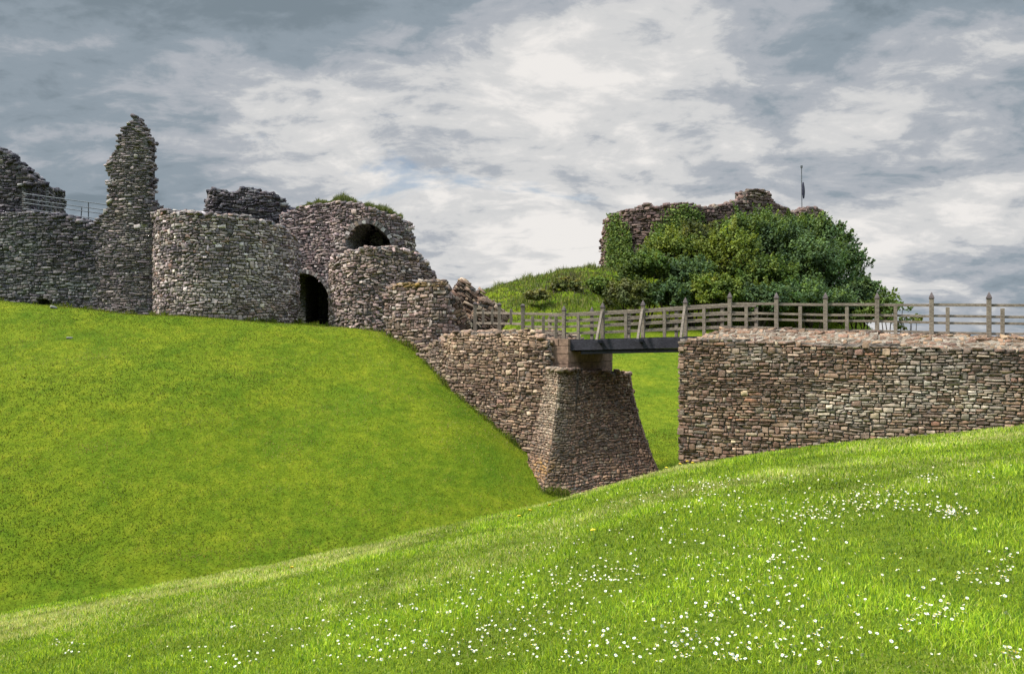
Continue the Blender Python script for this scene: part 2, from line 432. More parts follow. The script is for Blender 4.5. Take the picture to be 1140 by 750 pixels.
def lump_mesh_template():
    p = []
    for x in (-1, 0, 1):
        for y in (-1, 0, 1):
            for z in (-1, 0, 1):
                if x or y or z: p.append((x, y, z))
    p = np.array(p, float); key = {tuple(v.astype(int)): i for i, v in enumerate(p)}
    f = []
    for ax in range(3):
        for sg in (-1, 1):
            a, b = [i for i in range(3) if i != ax]
            for i in (-1, 0):
                for j in (-1, 0):
                    c = []
                    for di, dj in ((0, 0), (1, 0), (1, 1), (0, 1)):
                        v = [0, 0, 0]; v[ax] = sg; v[a] = i + di; v[b] = j + dj; c.append(key[tuple(v)])
                    if (sg > 0) != (ax == 1): f.append(c)
                    else: f.append(c[::-1])
    r = np.linalg.norm(p, axis=1, keepdims=True)
    p = p * (0.62 + 0.38 / r)
    return p, np.array(f)
LP_, LF_ = lump_mesh_template()
def lumps(cen, size, rot, jit, rg):
    """many rough stones: centres (n,3), half sizes (n,3), z rotation + small tilts"""
    n = len(cen)
    V = np.repeat(LP_[None], n, 0) * (1 + rg.normal(0, jit, (n, 26, 3))) * size[:, None, :]
    for ax, sc in ((2, None), (0, 0.22), (1, 0.22)):
        a = rot if sc is None else rg.normal(0, sc, n)
        c, s_ = np.cos(a)[:, None], np.sin(a)[:, None]
        i, j = [(1, 2), (0, 2), (0, 1)][ax]
        vi, vj = V[..., i].copy(), V[..., j].copy()
        V[..., i] = c * vi - s_ * vj; V[..., j] = s_ * vi + c * vj
    V += cen[:, None, :]
    Q = (LF_[None] + (np.arange(n) * 26)[:, None, None]).reshape(-1, 4)
    return V.reshape(-1, 3), Q

def stone_layout(smin, smax, zmin, zmax, rowh, stw, rg, breaks, big=0.07, split=0.15):
    st = []
    z = zmin; blocked = []
    bk = sorted(breaks)
    while z < zmax:
        h = rowh * rg.uniform(0.55, 1.5); nxt = []
        hn = rowh * rg.uniform(0.7, 1.3)
        s = smin - stw * rg.random()
        while s < smax:
            wd = stw * float(np.clip(rg.lognormal(0, 0.42), 0.4, 2.4))
            e = s + wd
            for b in bk:
                if s < b - 0.02 < e: e = b; break
                if b - 0.02 <= e <= b + 0.35 * stw and s < b: e = b; break
            hit = None
            for (a, c) in blocked:
                if s < c - 1e-6 and e > a + 1e-6: hit = (a, c); break
            if hit:
                if hit[0] - s > 0.35 * stw: e = hit[0]
                else: s = hit[1]; continue
            wd = e - s; r = rg.random()
            if r < big and wd < 1.5 * stw:
                st.append((s + wd / 2, z + (h + hn) / 2, wd / 2, (h + hn) / 2)); nxt.append((s, e))
            elif r < big + split and h > 0.8 * rowh:
                k = rg.uniform(0.35, 0.65)
                st.append((s + wd / 2, z + h * k / 2, wd / 2, h * k / 2)); st.append((s + wd / 2, z + h * (1 + k) / 2, wd / 2, h * (1 - k) / 2))
            else: st.append((s + wd / 2, z + h / 2, wd / 2, h / 2))
            s = e
        z += h
        if nxt:                              # the next row takes the height the tall stones need
            row = []
            blocked = nxt; h2 = hn
            s = smin - stw * rg.random()
            while s < smax:
                wd = stw * float(np.clip(rg.lognormal(0, 0.42), 0.4, 2.4)); e = s + wd
                for b in bk:
                    if s < b - 0.02 < e: e = b; break
                hit = None
                for (a, c) in blocked:
                    if s < c - 1e-6 and e > a + 1e-6: hit = (a, c); break
                if hit:
                    if hit[0] - s > 0.3 * stw: e = hit[0]
                    else: s = hit[1]; continue
                st.append(((s + e) / 2, z + h2 / 2, (e - s) / 2, h2 / 2)); s = e
            z += h2; blocked = []
        else: blocked = []
    return np.array(st)

def palette(n, rg, cols, wts, var=0.14, gain=1.0):
    c = np.array(cols)[rg.choice(len(cols), n, p=np.array(wts) / sum(wts))] * gain
    return np.clip(c * rg.normal(1, var, (n, 1)) * rg.normal(1, 0.03, (n, 3)), 0.015, 0.75)

def masonry(parent, surf, rowh, stw, pal, mat, core_mat, seed, thick=0.8, outline=None, holes=(), rag=0.06,
            breaks=(), prot=0.03, bulge=0.03, jit=0.10, gap=0.91, wave=0.05, tint=None, top_lumps=True, cell=0.14,
            z_extra=0.0, big=0.07, split=0.15, name='stonework', core_name='core', lump=(0.15, 0.09), only=None, tilt=0.05, steep=None, zb_tol=0.3, hdir=None):
    """one wall: 'core' (joints and the wall's body) and its stones, each one mesh"""
    rg = np.random.default_rng(seed)
    S = surf.s[-1]
    zlo = surf.b[:, 2].min(); zhi = surf.t[:, 2].max() + z_extra
    st = stone_layout(0, S, zlo, zhi, rowh, stw, rg, breaks, big, split)
    st = st[(st[:, 0] > 0.0) & (st[:, 0] < S)]
    def wav(u): return wave * (np.sin(u * 1.3 + seed) + 0.6 * np.sin(u * 3.1 + seed * 2.3))
    def inside(u, z, j=0.0):
        P = surf.P(u, z); px, py = to_px(P)
        ok = (z > surf.zb(u) - zb_tol) & (u >= -0.02) & (u <= S + 0.02)
        if j:
            z = z + j * rg.normal(0, 1, np.shape(z))
        if outline is None: ok &= z < surf.zt(u)
        else:
            pj = px + (rg.normal(0, 1, np.shape(z)) * j * F / P[..., 1] if j else 0)
            ok &= in_poly(pj, py, outline)
        for hp in holes: ok &= ~in_poly(px, py, hp)
        return ok
    st[:, 1] += wav(st[:, 0])
    keep = inside(st[:, 0], st[:, 1], rag)
    st = st[keep]; n = len(st)
    u0, z0, a, b = st.T
    rot = rg.normal(0, tilt, n)
    U = np.repeat(GU[None], n, 0); Vv = np.repeat(GVv[None], n, 0)
    cr = rg.uniform(0.0, 0.12, (n, 1))
    Ur = U * (1 - cr * Vv ** 2 * np.abs(U)); Vr = Vv * (1 - cr * U ** 2 * np.abs(Vv))
    Ur = Ur + rg.normal(0, jit * 0.55, U.shape); Vr = Vr + rg.normal(0, jit, U.shape)
    # wedge shape: one end lower than the other
    wd = rg.normal(0, 0.12, (n, 1)); Vr = Vr * (1 + wd * U)
    gj = np.maximum(0.012, (1 - gap) * np.minimum(a, b))
    su = (a - gj)[:, None] * Ur; sv = (b - gj)[:, None] * Vr
    cu, sn = np.cos(rot)[:, None], np.sin(rot)[:, None]
    fu = u0[:, None] + su * cu - sv * sn; fz = z0[:, None] + su * sn + sv * cu
    fu2 = np.clip(fu, -0.06, S + 0.06)
    Pf = surf.P(fu2, fz); Nn = surf.Nrm(u0, z0)
    if steep: Nn = Nn / np.linalg.norm(Nn, axis=1, keepdims=True)
    pr = rg.normal(prot, abs(prot) * 0.6, (n, 1))
    dep = pr + 0.8 * bulge * (1 - 0.75 * np.abs(U) ** 6) * (1 - 0.75 * np.abs(Vv) ** 6) * rg.uniform(0.4, 1.4, (n, 1)) + rg.normal(0, bulge * 0.30, U.shape)
    dep = dep + rg.normal(0, bulge * 0.4, (n, 1)) * U + rg.normal(0, bulge * 0.4, (n, 1)) * Vv
    front = Pf + Nn[:, None, :] * dep[..., None]
    ring = Pf[:, RING] - Nn[:, None, :] * 0.13
    Vt = np.concatenate([front, ring], 1)
    Q = (np.concatenate([FQ, RQ])[None] + (np.arange(n) * NV)[:, None, None]).reshape(-1, 4)
    col = palette(n, rg, *pal, gain=(np.array([1.25, 1.125, 1.16]) if mat is M_grey else np.array([1.26, 1.14, 1.08])))
    if tint is not None:
        px, py = to_px(surf.P(u0, z0)); col = tint(px, py, col, rg)
    Vt = Vt.reshape(-1, 3); colv = np.repeat(col, NV, 0)
    # core grid
    nu = max(2, int(S / cell)); nzc = max(2, int((zhi - zlo) / cell))
    uu = np.linspace(0, S, nu + 1); zzv = np.linspace(zlo - 0.2, zhi, nzc + 1)
    if len(breaks): 
        for bb in breaks: uu[np.argmin(np.abs(uu - bb))] = bb
    UU, ZZ = np.meshgrid(uu, zzv)
    cu_, cz_ = (UU[:-1, :-1] + UU[1:, 1:]) / 2, (ZZ[:-1, :-1] + ZZ[1:, 1:]) / 2
    msk = inside(cu_, cz_)
    Pg = surf.P(UU, ZZ); Ng = surf.Nrm(np.clip(UU, 0.05, S - 0.05), ZZ)
    Nh = Ng.copy(); Nh[..., 2] = 0; Nh /= np.maximum(np.linalg.norm(Nh, axis=-1, keepdims=True), 1e-6)
    if hdir is not None: Nh = np.zeros_like(Nh) + np.array(hdir); Ng = Nh
    jn = rg.normal(0, 0.015, UU.shape)[..., None]
    Fv = Pg - Ng * (0.002 + jn * 0.7); Bv = Pg - Nh * thick
    ni = (nzc + 1) * (nu + 1); I = np.arange(ni).reshape(nzc + 1, nu + 1)
    fq = []
    ii, jj = np.nonzero(msk)
    fq.append(np.stack([I[ii, jj], I[ii, jj + 1], I[ii + 1, jj + 1], I[ii + 1, jj]], -1))
    fq.append(np.stack([I[ii, jj], I[ii + 1, jj], I[ii + 1, jj + 1], I[ii, jj + 1]], -1) + ni)
    mp = np.pad(msk, 1)
    def side(di, dj, e0, e1):
        nb = mp[1 + di:mp.shape[0] - 1 + di, 1 + dj:mp.shape[1] - 1 + dj]
        i, j = np.nonzero(msk & ~nb)
        A = I[i + e0[0], j + e0[1]]; B = I[i + e1[0], j + e1[1]]
        fq.append(np.stack([A, A + ni, B + ni, B], -1))
        return i, j
    side(-1, 0, (0, 0), (0, 1)); ri, rj = side(0, 1, (0, 1), (1, 1)); si_, sj = side(0, -1, (1, 0), (0, 0))
    ti, tj = side(1, 0, (1, 1), (1, 0))
    allv = np.concatenate([Fv.reshape(-1, 3), Bv.reshape(-1, 3)]); fq = np.concatenate(fq)
    used = np.unique(fq); rm = np.full(len(allv), -1); rm[used] = np.arange(len(used))
    core = link(core_name, np_mesh(core_name, allv[used], rm[fq]), core_mat, parent)
    # loose stones bedded on the broken top
    if top_lumps and len(ti):
        cen = []; 
        for k in range(len(ti)):
            u = cu_[ti[k], tj[k]]; z = ZZ[ti[k] + 1, tj[k]]
            nd = max(1, int(thick / (lump[0] * 2.0)))
            for d in range(nd):
                if rg.random() < 0.72:
                    cen.append((u + rg.normal(0, 0.03), z - rg.uniform(0.0, 0.07), (d + rg.random()) / nd * thick))
        # the broken ends too (not the reveals of openings)
        for (aa, bb2, st_) in ((ri, rj, 1), (si_, sj, -1)):
            for k in range(len(aa)):
                j2 = bb2[k] + st_; u = uu[bb2[k] + (1 if st_ > 0 else 0)]; z = cz_[aa[k], bb2[k]]
                pq = surf.P(np.array([u + st_ * cell * 0.5]), np.array([z])); qx, qy = to_px(pq)
                if any(in_poly(qx, qy, hp)[0] for hp in holes): continue
                nd = max(1, int(thick / (lump[0] * 1.8)))
                for d in range(nd):
                    if rg.random() < 0.62: cen.append((u - st_ * rg.uniform(0.0, 0.06), z + rg.normal(0, 0.04), (d + rg.random()) / nd * thick))
        cen = np.array(cen)
        if len(cen):
            nn = len(cen); Pc = surf.P(cen[:, 0], cen[:, 1]); Nc = surf.Nrm(cen[:, 0], cen[:, 1]); Nc[:, 2] = 0; Nc /= np.linalg.norm(Nc, axis=1, keepdims=True)
            if hdir is not None: Nc = np.zeros_like(Nc) + np.array(hdir)
            Pc = Pc - Nc * cen[:, 2:3]
            ang = np.arctan2(-Nc[:, 0], Nc[:, 1]) * -1 + np.pi
            ang = np.arctan2(Nc[:, 1], Nc[:, 0]) + np.pi / 2
            size = np.stack([rg.uniform(0.6, 1.4, nn) * lump[0], rg.uniform(0.6, 1.2, nn) * lump[0] * 0.8, rg.uniform(0.5, 1.3, nn) * lump[1]], -1)
            lv, lq = lumps(Pc, size, ang + rg.normal(0, 0.3, nn), 0.12, rg)
            lc = palette(nn, rg, *pal, gain=(np.array([1.25, 1.125, 1.16]) if mat is M_grey else np.array([1.26, 1.14, 1.08])))
            if tint is not None: lc = tint(*to_px(Pc), lc, rg)
            Q = np.concatenate([Q, lq + len(Vt)]); Vt = np.concatenate([Vt, lv]); colv = np.concatenate([colv, np.repeat(lc, 26, 0)])
    o = link(name, np_mesh(name, Vt, Q, col=colv, smooth=False), mat, parent)
    return o, surf

def vk(px, pyb, pyt, Z, Z2=None):            # vertical knot
    b = PX(px, pyb, Z); t = PX(px, pyt, Z); return (b, t)

RED = ([lin(112, 94, 80), lin(98, 82, 70), lin(128, 111, 95), lin(84, 71, 62), lin(146, 134, 116), lin(108, 101, 92), lin(120, 92, 75)], [5, 4, 3, 3, 1.2, 1.4, 0.6])
BUT = ([lin(108, 87, 73), lin(94, 76, 64), lin(122, 102, 86), lin(80, 65, 56), lin(114, 101, 88)], [5, 4, 3, 2, 2])
GRY = ([lin(122, 115, 110), lin(98, 91, 89), lin(148, 141, 134), lin(82, 77, 77), lin(174, 169, 162), lin(122, 105, 94)], [5, 4, 4, 3, 1.6, 1.5])
DRK = ([lin(72, 69, 72), lin(57, 55, 60), lin(90, 87, 88), lin(47, 46, 51), lin(114, 112, 111)], [5, 4, 3, 3, 1])
KEEP = ([lin(98, 84, 80), lin(82, 70, 68), lin(114, 102, 96), lin(70, 61, 60)], [5, 4, 3, 2])
def blob(px, py, cx, cy, sx, sy): return np.exp(-((px - cx) / sx) ** 2 - ((py - cy) / sy) ** 2)

# ---- right-hand abutment, faces the camera across the ditch
fd = Vector((-0.898, 0.440, 0)).normalized()   # direction of the bridge (to the castle)
fo = Vector((-fd.y, fd.x, 0)); fo = Vector((-0.440, -0.898, 0)).normalized()   # outward, towards the camera
def ray_line(px, X0, Z0, dx, dz):            # where the ray through column px meets a plan line
    p = (px - 570) / F; t = (p * Z0 - X0) / (dx - p * dz); return X0 + t * dx, Z0 + t * dz
def wall_pt(px, py, off=0.0):
    X, Z = ray_line(px, 5.6 - fo.x * off * 0 + 0, 27.0, fd.x, fd.y)
    return X, Z, (375 - py) / F * Z
def tint_right(px, py, c, rg):
    n = len(px)
    pale = 0.75 * blob(px, py, 955, 452, 55, 26) + 0.75 * blob(px, py, 1035, 420, 34, 26) + 0.6 * blob(px, py, 1085, 440, 40, 30) + 0.5 * blob(px, py, 845, 398, 26, 14) + 0.55 * blob(px, py, 1012, 395, 12, 25)
    pale = np.clip(pale * rg.uniform(0.0, 1.5, n), 0, 0.85)[:, None]
    c = c * (1 - pale) + np.array(lin(182, 172, 156)) * pale
    dk = np.clip(0.9 * blob(px, py, 1100, 400, 60, 22) * rg.uniform(0, 1, n), 0, 0.6)[:, None]
    return c * (1 - dk) + np.array(lin(84, 78, 78)) * dk
ab = empty('stone_abutment', (9.0, 26.0, -4.0))
tag(ab, 'long reddish rubble abutment wall at the right end of the bridge, rounded top mortared', 'wall')
kn = []
for px, pyt in ((757, 379), (764, 377), (790, 378), (900, 382), (1020, 386), (1140, 389), (1240, 391)):
    X, Z, zt = wall_pt(px, pyt); kn.append(((X, Z, -6.4), (X, Z, zt)))
sf = Surf(kn)
masonry(ab, sf, 0.096, 0.215, RED, M_stone, M_core, 3, thick=3.6, rag=0.0, wave=0.025, tint=tint_right, top_lumps=False, prot=0.016, bulge=0.022, jit=0.15, tilt=0.04, big=0.12, split=0.16, gap=0.93)
# its left return, along the gap
X0, Z0 = kn[0][0][0], kn[0][0][1]
rd = Vector((0.40, 0.916, 0)).normalized()
kn2 = [((X0 + rd.x * t, Z0 + rd.y * t, -6.4), (X0 + rd.x * t, Z0 + rd.y * t, -0.30)) for t in (4.0, 2.0, 0.0)]
masonry(ab, Surf(kn2), 0.096, 0.215, RED, M_stone, M_core, 4, thick=0.5, rag=0.0, wave=0.025, top_lumps=False, tilt=0.03, name='return_stonework', core_name='return_core')
# rounded, mortared top course
def cap_top(px):
    return np.interp(px, [757, 770, 785, 800, 860, 915, 1000, 1060, 1140, 1240], [383.0, 375, 370, 366.5, 367.5, 369, 371.5, 374, 374.5, 377])
kn3 = []
for i, px in enumerate((757, 764, 775, 790, 810, 850, 900, 960, 1020, 1080, 1140, 1240)):
    X, Z, _ = wall_pt(px, 0); zt0 = (375 - np.interp(px, [757, 764, 790, 900, 1020, 1140, 1240], [384, 381, 383, 387, 391, 394, 396])) / F * Z
    bk = np.interp(px, [757, 775, 810], [0.25, 0.5, 0.75])
    Xb, Zb = X - fo.x * bk, Z - fo.y * bk
    Xb += np.interp(px, [757, 810], [0.30, 0.0])
    zt = (375 - cap_top(px)) / F * Zb
    kn3.append(((X - fo.x * 0.035, Z - fo.y * 0.035, zt0 - 0.03), (Xb, Zb, zt)))
sf3 = Surf(kn3); sf3.flare = 0.55
masonry(ab, sf3, 0.115, 0.24, ([lin(106, 86, 71), lin(92, 76, 63), lin(123, 105, 87), lin(83, 70, 61)], [4, 3, 3, 2]), M_stone, M_mortar, 8, thick=2.6, rag=0.02, gap=0.72, wave=0.04, prot=-0.004, bulge=0.016, jit=0.17, tilt=0.12, top_lumps=True, lump=(0.11, 0.035), zb_tol=0.04, hdir=fo, name='capping_stones', core_name='capping_mortar', cell=0.07)

# ---- buttress of the castle-side abutment: battered and flaring out at the foot
bt = empty('stone_buttress', (3.0, 29.0, -5.5))
tag(bt, 'battered brown rubble buttress flaring at its foot below the castle end of the bridge', 'buttress')
A_t, A_b = PX(622, 411, 29.0), PX(602, 566, 27.4)
B_t, B_b = PX(701, 416, 31.2), PX(744, 556, 29.0)
mid_t = PX(660, 413, 30.1); mid_b = PX(668, 570, 28.0)
L_t, L_b = PX(606, 412, 29.9), PX(577, 548, 28.9)
R2_t = (B_t[0] + 0.3, B_t[1] + 2.0, B_t[2]); R2_b = (B_b[0] + 0.3, B_b[1] + 2.0, B_b[2])
sb = Surf([(L_b, L_t), (A_b, A_t), (mid_b, mid_t), (B_b, B_t), (R2_b, R2_t)]); sb.flare = 1.55
def tint_but(px, py, c, rg):
    n = len(px)
    q = np.clip((blob(px, py, 612, 440, 17, 70)) * rg.uniform(0.2, 1.2, n), 0, 0.8)[:, None]
    c = c * (1 - q) + np.array(lin(158, 142, 122)) * q
    o = np.clip(0.8 * blob(px, py, 604, 522, 16, 12) * rg.uniform(0, 1.2, n), 0, 0.7)[:, None]
    return c * (1 - o) + np.array(lin(150, 110, 50)) * o
masonry(bt, sb, 0.088, 0.14, BUT, M_stone, M_core_brown, 21, thick=0.9, rag=0.03, breaks=(sb.s[1], sb.s[3]), tint=tint_but, wave=0.06, prot=0.012, bulge=0.024, jit=0.18, tilt=0.16, lump=(0.14, 0.07))

# ---- ashlar pier that carries the deck
pr = empty('bridge_pier', (2.4, 30.4, -1.2))
tag(pr, 'squared reddish ashlar pier on top of the brown buttress carrying the bridge deck', 'pier')
def ashlar(parent):
    rg = np.random.default_rng(4)
    p0 = Vector(PX(609, 400, 30.2)); p0.z = 0; pa = Vector(PX(633, 400, 29.6)); pa.z = 0; pb = Vector(PX(682, 400, 31.6)); pb.z = 0
    k = 0
    for (q0, q1, cnt) in ((p0, pa, 2), (pa, pb, 4)):
        d = (q1 - q0); ln = d.length; d.normalize(); n = Vector((d.y, -d.x, 0))
        zc = [-1.35, -1.0, -0.62, -0.33, -0.06] if q0 == p0 else [-1.35, -0.95, -0.52]
        for r in range(len(zc) - 1):
            cuts = [0.0] + sorted([(i + 1 + rg.uniform(-0.2, 0.2) + 0.3 * (r % 2)) / (cnt + 0.4) for i in range(cnt - 1)]) + [1.0]
            for i in range(len(cuts) - 1):
                a = q0 + d * (ln * cuts[i] + 0.008); b = q0 + d * (ln * cuts[i + 1] - 0.008)
                m = MB(); f = rg.uniform(0.0, 0.02)
                pts = [a + n * f, b + n * f, b - n * 0.45, a - n * 0.45]
                m.hexa([(p.x, p.y, zc[r] + 0.008) for p in pts] + [(p.x, p.y, zc[r + 1] - 0.008) for p in pts])
                m.build('ashlar_block', M_ashlar, parent, 0.012)
    m = MB()
    d = (pb - pa).normalized(); n = Vector((d.y, -d.x, 0))
    pts = [p0 - n * 0.06 + (pa - p0).normalized() * 0.02, pa - n * 0.06 + Vector((0, 0.02, 0)), pb - n * 0.06, pb - n * 2.2, p0 - n * 2.2]
    m2 = bpy.data.meshes.new('pier_core')
    V = [(p.x, p.y, z) for z in (-1.4, -0.54) for p in pts]
    m2.from_pydata(V, [], [(4, 3, 2, 1, 0), (5, 6, 7, 8, 9)] + [(i, (i + 1) % 5, 5 + (i + 1) % 5, 5 + i) for i in range(5)])
    link('pier_core', m2, M_core, parent)
ashlar(pr)

# ---- causeway wall from the bridge back to the castle
cw = empty('causeway_wall', (-1.0, 31.5, -3.0))
tag(cw, 'brown rubble causeway wall under the left railings, its foot following the grass slope', 'wall')
ck = []
for px, pyt, Zt, pyb, Zb, pxb in ((466, 392, 35.2, 520, 34.6, 460), (480, 384, 34.4, 530, 33.8, 474), (494, 376, 33.6, 540, 33.0, 488), (508, 371, 32.8, 550, 32.0, 502), (535, 370, 32.0, 560, 31.2, 528), (562, 371, 31.2, 570, 30.4, 556), (588, 369, 30.5, 575, 29.7, 582), (600, 373, 30.2, 575, 29.4, 594), (611, 378, 29.9, 575, 29.1, 604)):
    ck.append((PX(pxb, pyb, Zb), PX(px, pyt, Zt)))
cs = Surf(ck)
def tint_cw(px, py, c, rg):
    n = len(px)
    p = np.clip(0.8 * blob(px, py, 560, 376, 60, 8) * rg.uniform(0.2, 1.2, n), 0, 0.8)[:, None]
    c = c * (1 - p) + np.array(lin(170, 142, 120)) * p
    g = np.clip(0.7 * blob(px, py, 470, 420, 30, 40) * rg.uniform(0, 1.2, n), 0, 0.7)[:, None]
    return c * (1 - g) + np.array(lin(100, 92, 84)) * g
RED2 = ([lin(108, 91, 77), lin(94, 79, 68), lin(126, 110, 94), lin(80, 68, 60), lin(146, 133, 116)], [5, 4, 3, 3, 1.5])
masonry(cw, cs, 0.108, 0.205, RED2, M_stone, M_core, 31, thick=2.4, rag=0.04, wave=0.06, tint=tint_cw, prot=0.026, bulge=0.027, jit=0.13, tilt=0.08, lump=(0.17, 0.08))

# ---- stub wall between causeway and gatehouse
sw = empty('stub_wall', (-4.5, 35.5, -1.5))
tag(sw, 'flat-topped brown rubble wall stub with yellow moss on its top, in front of the broken gate tower', 'wall')
out_sw = [(429, 460), (429, 330), (431, 320), (440, 317), (456, 315), (475, 314), (492, 314), (497, 318), (500, 328), (501, 340), (505, 352), (507, 366), (514, 374), (520, 470)]
ss = Surf([vk(424, 440, 300, 36.6), vk(450, 440, 300, 36.0), vk(480, 450, 300, 35.2), vk(500, 450, 300, 35.2), vk(524, 450, 300, 36.4)])
def tint_sw(px, py, c, rg):
    n = len(px)
    m = np.clip((blob(px, py, 462, 316, 30, 5) * 1.0 + 0.6 * blob(px, py, 415, 375, 30, 10) + 0.35 * blob(px, py, 450, 390, 25, 20)) * rg.uniform(0, 1.3, n), 0, 0.8)[:, None]
    c = c * (1 - m) + np.array(lin(140, 112, 40)) * m
    return c
masonry(sw, ss, 0.13, 0.25, ([lin(116, 102, 92), lin(98, 86, 78), lin(136, 122, 110), lin(80, 72, 68), lin(150, 142, 130)], [5, 4, 3, 3, 1.5]), M_grey, M_core, 41, thick=1.4, outline=out_sw, rag=0.05, tint=tint_sw, wave=0.06, jit=0.14, tilt=0.08, prot=0.026, bulge=0.027, lump=(0.16, 0.08))

# ---- broken right gate tower
rt = empty('broken_gate_tower', (-6.3, 41.5, 0.0))
tag(rt, 'broken rounded gate tower of grey-brown rubble to the right of the dark gate arch', 'tower')
def arc(cx, cy, r, a0, a1, n, zb, zt):
    k = []
    for i in range(n):
        a = math.radians(a0 + (a1 - a0) * i / (n - 1))
        x, y = cx + r * math.sin(a), cy - r * math.cos(a)
        k.append(((x, y, zb), (x, y, zt)))
    return k
out_rt = [(350, 420), (362, 372), (364, 330), (366, 300), (370, 286), (384, 281), (398, 278), (408, 273), (414, 276), (436, 276), (456, 278), (468, 284), (474, 290), (480, 300), (484, 308), (488, 314), (492, 322), (502, 420)]
S_rt = Surf(arc(-6.3, 41.6, 3.0, -88, 88, 26, -0.8, 4.9))
masonry(rt, S_rt, 0.125, 0.24, ([lin(124, 112, 104), lin(104, 93, 87), lin(146, 134, 124), lin(84, 76, 72), lin(164, 155, 146)], [5, 4, 4, 3, 1.5]), M_grey, M_core_grey, 51, thick=2.4, outline=out_rt, rag=0.08, wave=0.09, jit=0.2, tilt=0.22, prot=0.034, bulge=0.034, lump=(0.16, 0.09), split=0.22, big=0.12)

# ---- gatehouse back wall with the gate arch and the upper vaulted opening
gh = empty('gatehouse', (-8.5, 42.5, 0.5))
tag(gh, 'gatehouse wall with dark gate arch, dark vaulted opening above and grass on its top', 'gatehouse')
out_gh = [(312, 400), (312, 240), (322, 236), (332, 232), (345, 229), (360, 227), (376, 225), (392, 226), (408, 231), (424, 236), (438, 240), (450, 246), (457, 249), (458, 256), (460, 266), (462, 276), (470, 290), (480, 320), (480, 400)]
gate = [(307, 390)] + [(338 + 31 * math.cos(t), 345 - 41 * math.sin(t)) for t in np.linspace(math.pi, 0, 17)] + [(369, 390)]
vault = [(387, 290), (387, 266), (390, 258), (396, 252), (404, 249), (412, 249), (420, 252), (428, 259), (434, 267), (437, 276), (438, 290)]
gk = [vk(308, 395, 215, 44.4), vk(340, 395, 215, 44.0), vk(368, 395, 215, 43.4), vk(380, 395, 215, 42.6), vk(410, 395, 215, 42.0), vk(440, 395, 215, 42.2), vk(461, 395, 215, 43.0), vk(482, 395, 215, 45.0)]
gs = Surf(gk)
masonry(gh, gs, 0.125, 0.24, ([lin(116, 105, 101), lin(98, 89, 87), lin(136, 126, 120), lin(80, 73, 73), lin(152, 145, 139)], [5, 4, 3, 3, 1.2]), M_grey, M_core_grey, 61, thick=2.6, outline=out_gh, holes=(gate, vault), rag=0.05, wave=0.08, jit=0.17, tilt=0.14, big=0.1, cell=0.10, lump=(0.17, 0.09))
# inner face of the passage and of the upper room: closes both openings at the back
m = MB(); m.hexa([PX(300, 400, 48.5), PX(452, 400, 48.5), PX(452, 400, 49.3), PX(300, 400, 49.3), PX(300, 246, 48.5), PX(452, 250, 48.5), PX(452, 250, 49.3), PX(300, 246, 49.3)])
m.build('rear_wall', M_core_grey, gh)
m = MB(); m.hexa([(-11.6, 44.9, 4.2), (-6.5, 44.9, 4.2), (-6.5, 49.0, 4.2), (-11.6, 49.0, 4.2), (-11.6, 44.9, 4.55), (-6.5, 44.9, 4.55), (-6.5, 49.0, 4.55), (-11.6, 49.0, 4.55)])
m.build('floor_slab', M_core_grey, gh)
m = MB(); m.hexa([(-11.6, 44.9, 6.3), (-6.5, 44.9, 6.3), (-6.5, 49.0, 6.3), (-11.6, 49.0, 6.3), (-11.6, 44.9, 6.6), (-6.5, 44.9, 6.6), (-6.5, 49.0, 6.6), (-11.6, 49.0, 6.6)])
m.build('roof_slab', M_core_grey, gh)
for x0 in (-12.2, -9.15, -7.0):
    m = MB(); m.hexa([(x0, 45.4, -0.4), (x0 + 0.6, 45.4, -0.4), (x0 + 0.6, 48.5, -0.4), (x0, 48.5, -0.4), (x0, 45.4, 6.25 if x0 != -9.15 else 4.18), (x0 + 0.6, 45.4, 6.25 if x0 != -9.15 else 4.18), (x0 + 0.6, 48.5, 6.25 if x0 != -9.15 else 4.18), (x0, 48.5, 6.25 if x0 != -9.15 else 4.18)])
    m.build('side_wall', M_core_grey, gh)
